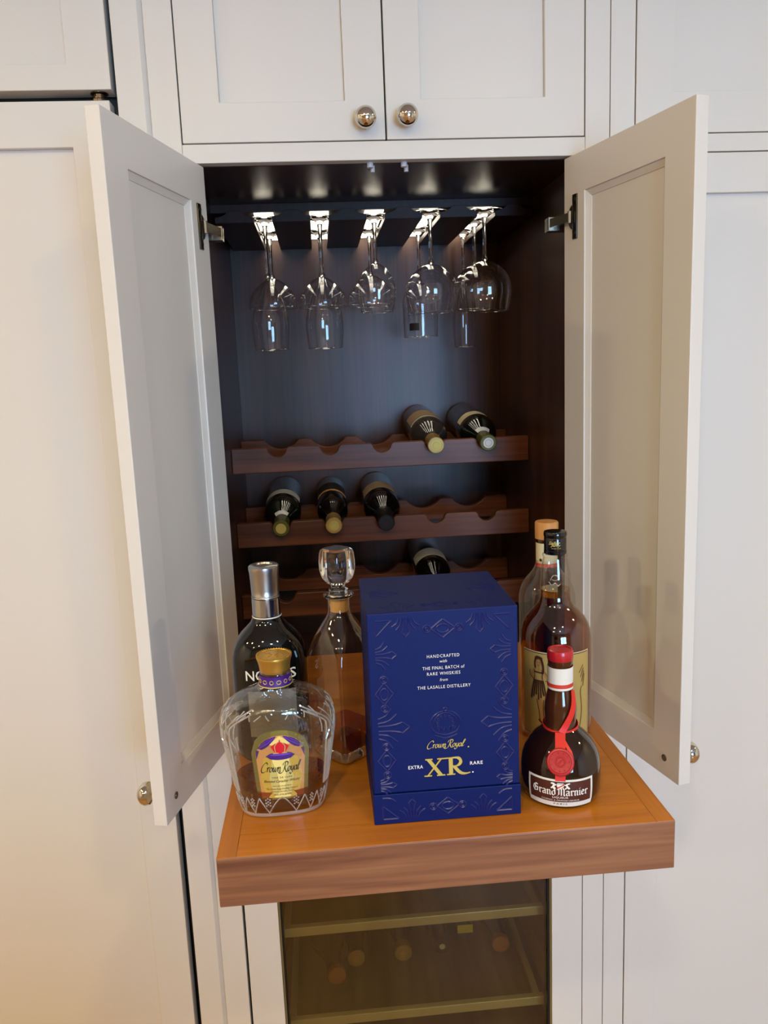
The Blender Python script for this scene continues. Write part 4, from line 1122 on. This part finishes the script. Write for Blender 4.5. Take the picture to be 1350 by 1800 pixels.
nib(dk, [(fx + 0.0058, 0.0960), (fx + 0.0048, 0.0900), (fx + 0.0062, 0.0850)], 0.0006, 0.5, 0.0006)
nib(dk, [(fx - 0.0045, 0.0955), (fx + 0.005, 0.0950)], 0.0018, 1.5, 0.002, False)
for k in range(7):
    x0_ = fx - 0.006 + k * 0.0020
    nib(dk, [(x0_ * 1.0, 0.0845), (x0_ + (k - 3) * 0.0008, 0.072), (x0_ + (k - 3) * 0.0014, 0.0605 + (k % 3) * 0.003)], 0.0017, 0, 0.002)
nib(dk, [(fx + 0.0065, 0.060), (fx + 0.0062, 0.045), (fx + 0.0080, 0.030)], 0.0007, 0.5, 0.0007)
nib(dk, [(fx - 0.0025, 0.060), (fx + 0.0005, 0.045), (fx + 0.0020, 0.032)], 0.0007, 0.5, 0.0007)
nib(dk, [(fx + 0.0005, 0.0335), (fx + 0.0085, 0.0250)], 0.0022, 0.8, 0.001, False)
nib(dk, [(fx - 0.012, 0.0970), (fx - 0.0125, 0.0905), (fx - 0.005, 0.0850)], 0.0006, 0.5, 0.0006)
nib(dk, [(fx + 0.0085, 0.0965), (fx + 0.0130, 0.0900), (fx + 0.019, 0.0880), (fx + 0.019, 0.0850), (fx + 0.009, 0.0855)], 0.0007, 0.5, 0.0007)
on = []
for k in range(4):
    nib(on, [(0.030 + k * 0.002, 0.095 - k * 0.006), (0.036 + k * 0.0007, 0.104 - k * 0.004)], 0.0008, 0.5, 0.0006, False)
nib(on, [(0.030, 0.020), (0.034, 0.045), (0.032, 0.07), (0.034, 0.077)], 0.0007, 0.5, 0.0006)
obj('scroll_print', flat(on, rmap(0.0013)), 'brown_print', lab, True)
obj('dancer_skin_print', flat(sk, rmap(0.0010)), 'skin_print', lab, True)
obj('dancer_line_print', flat(dk, rmap(0.0013)), 'brown_print', lab, True, label='brown dancer drawing on the label')
# raised lettering on the neck glass
nr = MB()
for pl in ([(-0.006, 0.2075), (-0.0035, 0.2125), (0.000, 0.2145), (0.003, 0.2115), (0.001, 0.2075), (-0.004, 0.2085)], [(-0.008, 0.2055), (-0.004, 0.2015), (0.000, 0.2045), (0.003, 0.2005), (0.006, 0.203)]):
    nr.tube([cylmap(0.0188, 0, 0.0006)(u, v) for u, v in catmull(pl)], 0.0005, 6)
obj('glass_relief', nr, 'ridge_glass', rm, True)

# ================================================================== CLEAR BOTTLE BEHIND
bx, by = 0.1815, -0.198
cb = thing('clear_bottle', 'clear bottle with light wooden cap and cream neck label, behind the rum bottle', 'bottle', (bx, by, 0), aim(bx, by))
CP = [(0, 0.003), (0.030, 0.002), (0.0365, 0.0005), (0.0388, 0.006), (0.0390, 0.150), (0.0382, 0.160), (0.0350, 0.171), (0.0285, 0.181), (0.0215, 0.189), (0.0172, 0.196), (0.0150, 0.203), (0.0143, 0.212), (0.0142, 0.236)]
obj('glass_body', MB().lathe(CP, 48), 'bottle_clear', cb, True)
obj('cap', MB().lathe([(0.0146, 0.2365), (0.0158, 0.2372), (0.0160, 0.2585), (0.0148, 0.2603), (0, 0.2605)], 36), 'wood_cap', cb, True, label='light wooden cap')
obj('cap_ring', MB().lathe([(0.0149, 0.2320), (0.0151, 0.2325), (0.0151, 0.2362), (0.0149, 0.2364)], 36), 'steel', cb, True)
nlab = obj('neck_label', MB().lathe([(0.0147, 0.2035), (0.0147, 0.2315)], 36), 'cream_paper', cb, True, label='cream neck label')
obj('red_band', MB().lathe([(0.0155, 0.1985), (0.0151, 0.2033)], 36), 'red_paper', cb, True)
ft = []
for k in range(3):
    ft += caps_text('SILVER RUM', -0.008, 0.2205 - k * 0.0028, 0.010, 0.0012)
ft += [ell(-0.0085, 0.2085, 0.0022, 0.0022, 12)[:-1]]
obj('neck_print', flat(ft[-1:], cylmap(0.0147, 0, 0.0003)), 'brown_print', nlab, True)

# ================================================================== BLACK BOTTLE WITH SILVER CAP (back left)
nx_, ny_ = -0.1985, -0.283
nb = thing('black_bottle', 'black glass bottle with silver cap and white lettering, behind the cut-glass whisky', 'bottle', (nx_, ny_, 0), aim(nx_, ny_))
NP = [(0, 0.003), (0.030, 0.002), (0.043, 0.0005), (0.0462, 0.005), (0.0470, 0.015), (0.0470, 0.120), (0.0462, 0.130), (0.0438, 0.140), (0.0395, 0.149), (0.0335, 0.157), (0.0265, 0.164), (0.0210, 0.170), (0.0180, 0.176), (0.0172, 0.180), (0.0160, 0.182), (0, 0.182)]
fl = lambda z: 0.80 if z < 0.13 else 0.80 + 0.2 * min(1, (z - 0.13) / 0.045)
pwf = lambda z: 2.8 if z < 0.13 else 2.8 - 0.8 * min(1, (z - 0.13) / 0.045)
obj('glass_body', MB().lathe(NP, 64, sy=fl, power=pwf), 'black_bottle', nb, True)
obj('silver_collar', MB().lathe([(0.0172, 0.1792), (0.0176, 0.1797), (0.0174, 0.2010), (0.0170, 0.2014)], 40), 'silver_ring', nb, True, label='bright silver neck collar')
obj('collar_thread', MB().lathe([(0.0180, 0.1772), (0.0184, 0.1780), (0.0180, 0.1790)], 40), 'white_paper', nb, True, label='thin white ring')
obj('cap', MB().lathe([(0.0168, 0.2018), (0.0176, 0.2024), (0.0174, 0.2040), (0.0170, 0.2046), (0.0172, 0.2120), (0.0176, 0.2240), (0.0182, 0.2330), (0.0190, 0.2380), (0.0188, 0.2410), (0.0170, 0.2426), (0.0110, 0.2430), (0.0100, 0.2412), (0, 0.2410)], 44), 'silver', nb, True, label='brushed silver cap')
obj('cap_groove', MB().lathe([(0.0171, 0.20405), (0.01745, 0.2043), (0.0171, 0.2046)], 40), 'black_print', LAST['o'], True)
def nmap(off):
    return lambda u, v: (u, -0.0470 * 0.80 * (1 - abs(u / 0.0470) ** 2.8) ** (1 / 2.8) - off, v)
for tx, cx_, z_, w_, h_ in (('NO', -0.0185, 0.1075, 0.0235, 0.0128), ("'S", 0.0250, 0.1075, 0.0115, 0.0132), ('5', -0.0120, 0.0965, 0.0045, 0.0085)):
    obj('white_lettering', flat(fit(text_polys(tx, bold=0.01), cx_, z_, w_, h_), nmap(0.0012)), 'white', nb, True, label='white capital lettering')
lw_ = MB()
vs_ = [nmap(0.001)(-0.0290 + 0.058 * i / 8, z) for z in (0.035, 0.0935) for i in range(9)]
lw_.add(vs_, [(i, i + 1, i + 10, i + 9) for i in range(8)])
obj('label', lw_, 'silver_paper', nb, True, label='pale front label')

# ================================================================== CUT-GLASS WHISKY BOTTLE (front left)
wx, wy = -0.1835, -0.4110
wk = thing('whisky_bottle', 'cut-glass whisky bottle with gold stopper, purple neck band and arched gold label', 'bottle', (wx, wy, 0), aim(wx, wy) * 0.6)
wk.matrix_basis = wk.matrix_basis @ Matrix.Diagonal((1.0, 1.0, 1.025, 1.0))
WP = [(0, 0.004), (0.034, 0.0022), (0.0425, 0.0004), (0.0462, 0.0035), (0.0482, 0.010), (0.0520, 0.030), (0.0560, 0.052), (0.0598, 0.074), (0.0622, 0.088), (0.0628, 0.0965), (0.0618, 0.104), (0.0585, 0.1115), (0.0520, 0.1185), (0.0430, 0.1240), (0.0325, 0.1285), (0.0235, 0.1322), (0.0185, 0.1352), (0.0168, 0.1385), (0.0166, 0.1545)]
dsc = lambda z: (0.80 if z < 0.02 else 0.80 - 0.18 * min(1, (z - 0.02) / 0.07)) if z < 0.105 else 0.62 + 0.38 * min(1, (z - 0.105) / 0.03)
wpw = lambda z: 2.9 if z < 0.1 else 2.9 - 0.9 * min(1, (z - 0.1) / 0.033)
obj('glass_body', MB().lathe(WP, 72, sy=dsc, power=wpw), 'cut_glass', wk, True)
def wsurf(a, z, off=0.0):
    for (r0, z0), (r1, z1) in zip(WP[1:], WP[2:]):
        if z0 <= z <= z1:
            r = r0 + (r1 - r0) * (z - z0) / (z1 - z0); break
    else:
        r = 0.0166
    pw = wpw(z); ca, sa = math.cos(a), math.sin(a)
    return ((r + off) * math.copysign(abs(ca) ** (2 / pw), ca), (r * dsc(z) + off) * math.copysign(abs(sa) ** (2 / pw), sa), z)
inn = [(r - 0.0035 if r > 0.01 else r, max(z, 0.0075)) for r, z in WP if z < 0.03]
zl = 0.0300
obj('whisky', MB().lathe([(0, 0.007), (0.0425, 0.007), (0.0470, 0.0115), (0.0508, zl), (0, zl)], 60, sy=dsc, power=wpw), 'whisky_dark', wk, True, label='amber whisky, a low remainder')
rg = MB()
def ridge(pts, r=0.0007):
    rg.tube([wsurf(a, z, 0.0003) for a, z in pts], r, 5)
def seg2(a0, z0, a1, z1, n=7):
    return [(a0 + (a1 - a0) * k / n, z0 + (z1 - z0) * k / n) for k in range(n + 1)]
NQ = 18
for k in range(NQ):                                   # base diamonds
    a = 2 * PI * k / NQ; b = 2 * PI * (k + 1) / NQ; c_ = (a + b) / 2
    ridge(seg2(a, 0.006, c_, 0.0245)); ridge(seg2(c_, 0.0245, b, 0.006))
    for dz in (0.010, 0.0135, 0.017):
        for q in (-1, 0, 1):
            p_ = wsurf(c_ + PI / NQ + q * 0.035, dz + 0.007 - abs(q) * 0.0015, 0.0004)
            rg.cyl(p_, (p_[0] * 1.012, p_[1] * 1.012, p_[2]), 0.0010, 6)
for k in range(20):                                   # long flutes on the flanks
    for side in (0, PI):
        a = side + (k - 9.5) * 0.062
        ridge(seg2(a, 0.030, a, 0.078, 6), 0.0006)
for side in (0, PI):                                  # crossing cuts on the shoulders
    for k in range(5):
        a0 = side - 0.7 + k * 0.28
        ridge(seg2(a0, 0.080, a0 + 0.42, 0.116, 8)); ridge(seg2(a0 + 0.42, 0.080, a0, 0.116, 8))
for sgn in (-1, 1):
    c0 = -PI / 2
    ridge(seg2(c0 + sgn * 0.95, 0.030, c0 + sgn * 0.85, 0.100, 10), 0.0011); ridge(seg2(c0 + sgn * 0.85, 0.100, c0 + sgn * 0.45, 0.118, 8), 0.0009)
    ridge(seg2(c0 + sgn * 0.50, 0.122, c0 + sgn * 1.05, 0.096, 8), 0.0009); ridge(seg2(c0 + sgn * 0.68, 0.120, c0 + sgn * 0.72, 0.090, 8), 0.0008)
    ridge(seg2(c0 + sgn * 0.98, 0.098, c0 + sgn * 1.16, 0.084, 6), 0.0009); ridge(seg2(c0 + sgn * 1.16, 0.084, c0 + sgn * 1.30, 0.102, 6), 0.0009)
    for k in range(4):
        ridge(seg2(c0 + sgn * (0.08 + k * 0.16), 0.1105 + (k % 2) * 0.006, c0 + sgn * (0.16 + k * 0.16), 0.1165 - (k % 2) * 0.006, 4), 0.0007)
obj('cut_ridges', rg, 'ridge_glass', wk, True, label='cut-glass ridges and diamonds')
obj('base_ring', MB().lathe([(0.0462, 0.0012), (0.0472, 0.003), (0.0468, 0.0055)], 72, sy=dsc, power=wpw), 'ridge_glass', wk, True)
obj('neck_band', MB().lathe([(0.0183, 0.1362), (0.0176, 0.1372), (0.0172, 0.1472), (0.0174, 0.1480)], 40), 'purple', wk, True, label='purple neck band with gold links')
nb_ = LAST['o']
lk = MB()
for k in range(14):
    a = 2 * PI * k / 14
    f_ = cylmap(0.0175, 0, 0.0004, a)
    w_ = 0.0024 if k % 2 else 0.0020
    lk.tube([f_(p[0], p[1]) for p in ell(0, 0.1420, w_, 0.0020, 10)[:-1]], 0.0005, 5, True)
lk.tube([(0.0186 * math.cos(2 * PI * k / 40), 0.0186 * math.sin(2 * PI * k / 40), 0.1366) for k in range(40)], 0.0006, 5, True)
obj('gold_links', lk, 'gold_paint', nb_, True)
obj('stopper', MB().lathe([(0, 0.150), (0.0160, 0.150), (0.0166, 0.1520), (0.0170, 0.1560), (0.0178, 0.1600), (0.0190, 0.1640), (0.0196, 0.1656), (0.0192, 0.1672), (0.0178, 0.1680), (0.0172, 0.1672), (0, 0.1682)], 44), 'gold', wk, True, label='gold stopper with beaded rim')
bd_ = MB()
for k in range(40):
    a = 2 * PI * k / 40; p_ = Vector((0.0188 * math.cos(a), 0.0188 * math.sin(a), 0.1676))
    bd_.cyl(p_, p_ + Vector((0, 0, 0.0008)), 0.0009, 6)
for k in range(5):
    a = 2 * PI * k / 5; bd_.cyl((0.008 * math.cos(a), 0.008 * math.sin(a), 0.1676), (0.008 * math.cos(a), 0.008 * math.sin(a), 0.1686), 0.0022, 8)
bd_.cyl((0, 0, 0.1678), (0, 0, 0.1690), 0.004, 10)
obj('bead_rim', bd_, 'gold', LAST['o'], True)
# label: arched plate, layered print
ly = -0.0395
def lmap(off):
    return lambda u, v: (u + 0.001, ly - off + 0.45 * u * u / 0.06, v)
ly0, lyt, lhw = 0.0215, 0.0985, 0.0308
def arch(hw_, z0, z1, inset=0.0, n=18, taper=0.86):
    """arched outline, a little narrower at the foot"""
    zs_ = z1 - hw_ * 0.85
    pts = [(-hw_ * taper, z0), (hw_ * taper, z0)]
    pts += [(hw_ * math.cos(PI * k / n), zs_ + (z1 - zs_) * math.sin(PI * k / n)) for k in range(n + 1)]
    return pts
def strips(poly, step=0.006):
    """cut a convex-in-x outline into narrow columns so it can bend"""
    xs_ = [p[0] for p in poly]; x0, x1 = min(xs_), max(xs_); n = max(1, int((x1 - x0) / step)); out = []
    def span(x):
        ys = []
        for (ax, ay), (bx_, by_) in zip(poly, poly[1:] + poly[:1]):
            if (ax - x) * (bx_ - x) <= 0 and abs(ax - bx_) > 1e-9:
                ys.append(ay + (by_ - ay) * (x - ax) / (bx_ - ax))
        return (min(ys), max(ys)) if ys else None
    for k in range(n):
        a = x0 + (x1 - x0) * k / n + 1e-6; b = x0 + (x1 - x0) * (k + 1) / n - 1e-6
        sa, sb = span(a), span(b)
        if sa and sb:
            out.append([(a, sa[0]), (b, sb[0]), (b, sb[1]), (a, sa[1])])
    return out
lbm = MB()
for q in strips(arch(lhw, ly0, lyt), 0.004):
    lbm.add([lmap(0)(*p) for p in q] + [lmap(-0.0035)(*p) for p in q], [(0, 1, 2, 3), (7, 6, 5, 4), (0, 4, 5, 1), (2, 6, 7, 3)])
lab = obj('label', lbm, 'label_border', wk, True, label='arched gold label with curtains, crown and script name')
def lay(name, polys, off, m, cut=True, lb=None):
    qs = [s_ for q in polys for s_ in (strips(q, 0.004) if cut else [q])]
    return obj(name, flat(qs, lmap(off)), m, lab, True, label=lb)
IW, IT = lhw - 0.0045, lyt - 0.0055
lay('label_field', [arch(IW, ly0 + 0.002, IT)], 0.0003, 'label_peach')
lay('label_scroll', [[(-0.0165, ly0 + 0.0022), (0.0165, ly0 + 0.0022), (0.0225, 0.045), (0.0215, 0.066), (0.012, 0.071), (-0.012, 0.071), (-0.0215, 0.066), (-0.0225, 0.045)]], 0.0006, 'label_yellow')
lay('label_glow', [[(-0.009, ly0 + 0.003), (0.009, ly0 + 0.003), (0.013, 0.046), (0.009, 0.069), (-0.009, 0.069), (-0.013, 0.046)]], 0.0008, 'label_cream')
lay('label_peak', [[(-0.0125, 0.083), (0.0125, 0.083), (0.0005, IT - 0.0005), (-0.0005, IT - 0.0005)]], 0.0007, 'label_cream')
cur = []; cl2 = []
zs_l = IT - 0.85 * IW
for k in (-1, 1):
    arc_ = [(k * (IW - 0.0003) * math.cos(math.radians(a)), zs_l + (IT - 0.0003 - zs_l) * math.sin(math.radians(a))) for a in range(83, 22, -6)]
    cur.append(arc_ + [(k * 0.0205, 0.0775), (k * 0.0150, 0.0800), (k * 0.0105, 0.0838), (k * 0.0062, 0.0885)])
    cur.append([(k * 0.0222, 0.0765), (k * 0.0258, 0.0765), (k * 0.0258, 0.0665), (k * 0.0232, 0.0685)])
    nib(cl2, [(k * 0.0060, 0.0908), (k * 0.0125, 0.0855), (k * 0.0215, 0.0800)], 0.0008, 0.9 * k, 0.0005)
    nib(cl2, [(k * 0.0085, 0.0910), (k * 0.0150, 0.0865), (k * 0.0218, 0.0820)], 0.0005, 0.9 * k, 0.0004)
lay('purple_curtain', cur, 0.0010, 'purple'); lay('curtain_fold', cl2, 0.0013, 'purple_light', False)
lay('purple_cushion', [ell(0.0, 0.0705, 0.0155, 0.0042, 24)[:-1]], 0.0012, 'purple'); lay('cushion_fold', [ell(0.0, 0.0722, 0.0125, 0.0010, 16)[:-1]], 0.0014, 'purple_light')
crn = [[(-0.0068, 0.0735), (0.0068, 0.0735), (0.0098, 0.0815), (0.0085, 0.0845), (0.0055, 0.0848), (-0.0055, 0.0848), (-0.0085, 0.0845), (-0.0098, 0.0815)]]
crn += [ell(0, 0.0845, 0.0042, 0.0022, 12)[:-1], [(-0.0006, 0.086), (0.0006, 0.086), (0.0006, 0.0885), (-0.0006, 0.0885)]]
lay('red_crown', crn, 0.0015, 'crown_red')
crl = []
for k in (-1, 1):
    nib(crl, [(k * 0.0045, 0.074), (k * 0.0055, 0.0815), (k * 0.003, 0.0850)], 0.0007, 0.5, 0.0006)
nib(crl, [(-0.007, 0.0742), (0.007, 0.0742)], 0.0010, 1.5, 0.001, False)
lay('crown_gold_lines', crl, 0.0018, 'gold_paint', False)
cr_t = fit(letters(SCRIPT, 'Crown Royal', 0.19, 0.75, 0.06, 0.3), 0.0, 0.0495, 0.0435, 0.0150)
lay('black_script', cr_t, 0.0012, 'black_print', False, 'black script lettering Crown Royal')
st_ = caps_text('FINE DE LUXE', 0.0005, 0.0458, 0.0215, 0.0018, space=1.2) + fit(text_polys('Blended Canadian Whisky', shear=0.4), 0.0, 0.0405, 0.0385, 0.0036)
st_ += caps_text('PRODUCED AND BOTTLED BY', 0.0, 0.0368, 0.020, 0.0011) + fit(text_polys('The Crown Royal Distilling Company', shear=0.4), 0.0, 0.0328, 0.034, 0.0024)
st_ += caps_text('WATERLOO, ONTARIO, CANADA', 0.0, 0.0305, 0.025, 0.0014) + caps_text('40% ALC. BY VOL. (80 PROOF)', 0.0, 0.0268, 0.0185, 0.0019, bold=0.02)
lay('small_black_lettering', st_, 0.0012, 'brown_print', False, 'small dark lettering')

# ================================================================== DECANTER
dx_, dy_ = -0.1085, -0.3085
dc = thing('decanter', 'square glass decanter with glass stopper and a little whisky, beside the blue box', 'decanter', (dx_, dy_, 0), math.radians(42))
def sq_ring(h, ch, z, n=6):
    """square of half-side h with rounded corners of size ch"""
    pts = []
    for (sx_, sy_), a0 in (((1, 1), 0), ((-1, 1), PI / 2), ((-1, -1), PI), ((1, -1), 3 * PI / 2)):
        for k in range(n + 1):
            a = a0 + PI / 2 * k / n
            pts.append((sx_ * (h - ch) + ch * math.cos(a), sy_ * (h - ch) + ch * math.sin(a), z))
    return pts
def loft(rings, cap0=True, cap1=True, smooth=True):
    mb = MB(); n = len(rings[0]); vs_ = [p for r in rings for p in r]; fs = []
    for i in range(len(rings) - 1):
        fs += [(i * n + k, i * n + (k + 1) % n, (i + 1) * n + (k + 1) % n, (i + 1) * n + k) for k in range(n)]
    mb.add(vs_, fs, smooth)
    if cap0:
        mb.add(rings[0], [tuple(range(n))[::-1]])
    if cap1:
        mb.add(rings[-1], [tuple(range(n))])
    return mb
HS = 0.0315
DR = [sq_ring(0.0275, 0.012, 0.0003), sq_ring(0.0295, 0.012, 0.003), sq_ring(HS, 0.008, 0.007), sq_ring(HS, 0.006, 0.060), sq_ring(HS, 0.0065, 0.115), sq_ring(HS, 0.010, 0.135), sq_ring(HS - 0.0004, 0.018, 0.146),
      sq_ring(0.0298, 0.024, 0.155), sq_ring(0.0265, 0.0245, 0.163), sq_ring(0.0220, 0.0215, 0.171), sq_ring(0.0172, 0.017, 0.178), sq_ring(0.0143, 0.0142, 0.184), sq_ring(0.0136, 0.0135, 0.190), sq_ring(0.0136, 0.0135, 0.203)]
obj('glass_body', loft(DR, True, False), 'decanter', dc, True)
obj('glass_base', loft([sq_ring(0.0268, 0.011, 0.0016), sq_ring(0.0296, 0.009, 0.0075), sq_ring(0.0296, 0.008, 0.0165)]), 'solid_glass', dc, True, label='thick glass base')
obj('whisky', loft([sq_ring(0.0285, 0.006, 0.0168), sq_ring(0.0290, 0.005, 0.0200), sq_ring(0.0290, 0.005, 0.0400)]), 'whisky', dc, True, label='amber whisky, a low remainder')
obj('lip', MB().lathe([(0.0125, 0.2034), (0.0136, 0.2034), (0.0165, 0.2035), (0.0186, 0.2050), (0.0186, 0.2068), (0.0160, 0.2078), (0.0125, 0.2078), (0.0125, 0.2034)], 40), 'solid_glass', dc, True, label='flared glass lip')
obj('cork', MB().lathe([(0, 0.186), (0.0112, 0.186), (0.0118, 0.192), (0.0120, 0.2060), (0, 0.2060)], 32), 'cork', dc, True, label='pale cork')
obj('stopper', loft([sq_ring(0.0118, 0.0117, 0.2085), sq_ring(0.0125, 0.0124, 0.2105), sq_ring(0.0120, 0.0119, 0.2128), sq_ring(0.0085, 0.0084, 0.2150), sq_ring(0.0088, 0.0086, 0.2190), sq_ring(0.0125, 0.009, 0.2215), sq_ring(0.0160, 0.008, 0.2280), sq_ring(0.0172, 0.0062, 0.2380), sq_ring(0.0174, 0.0062, 0.2480), sq_ring(0.0168, 0.0066, 0.2580), sq_ring(0.0158, 0.0068, 0.2620), sq_ring(0.0130, 0.006, 0.2640)]), 'solid_glass', dc, True, label='faceted clear glass stopper')
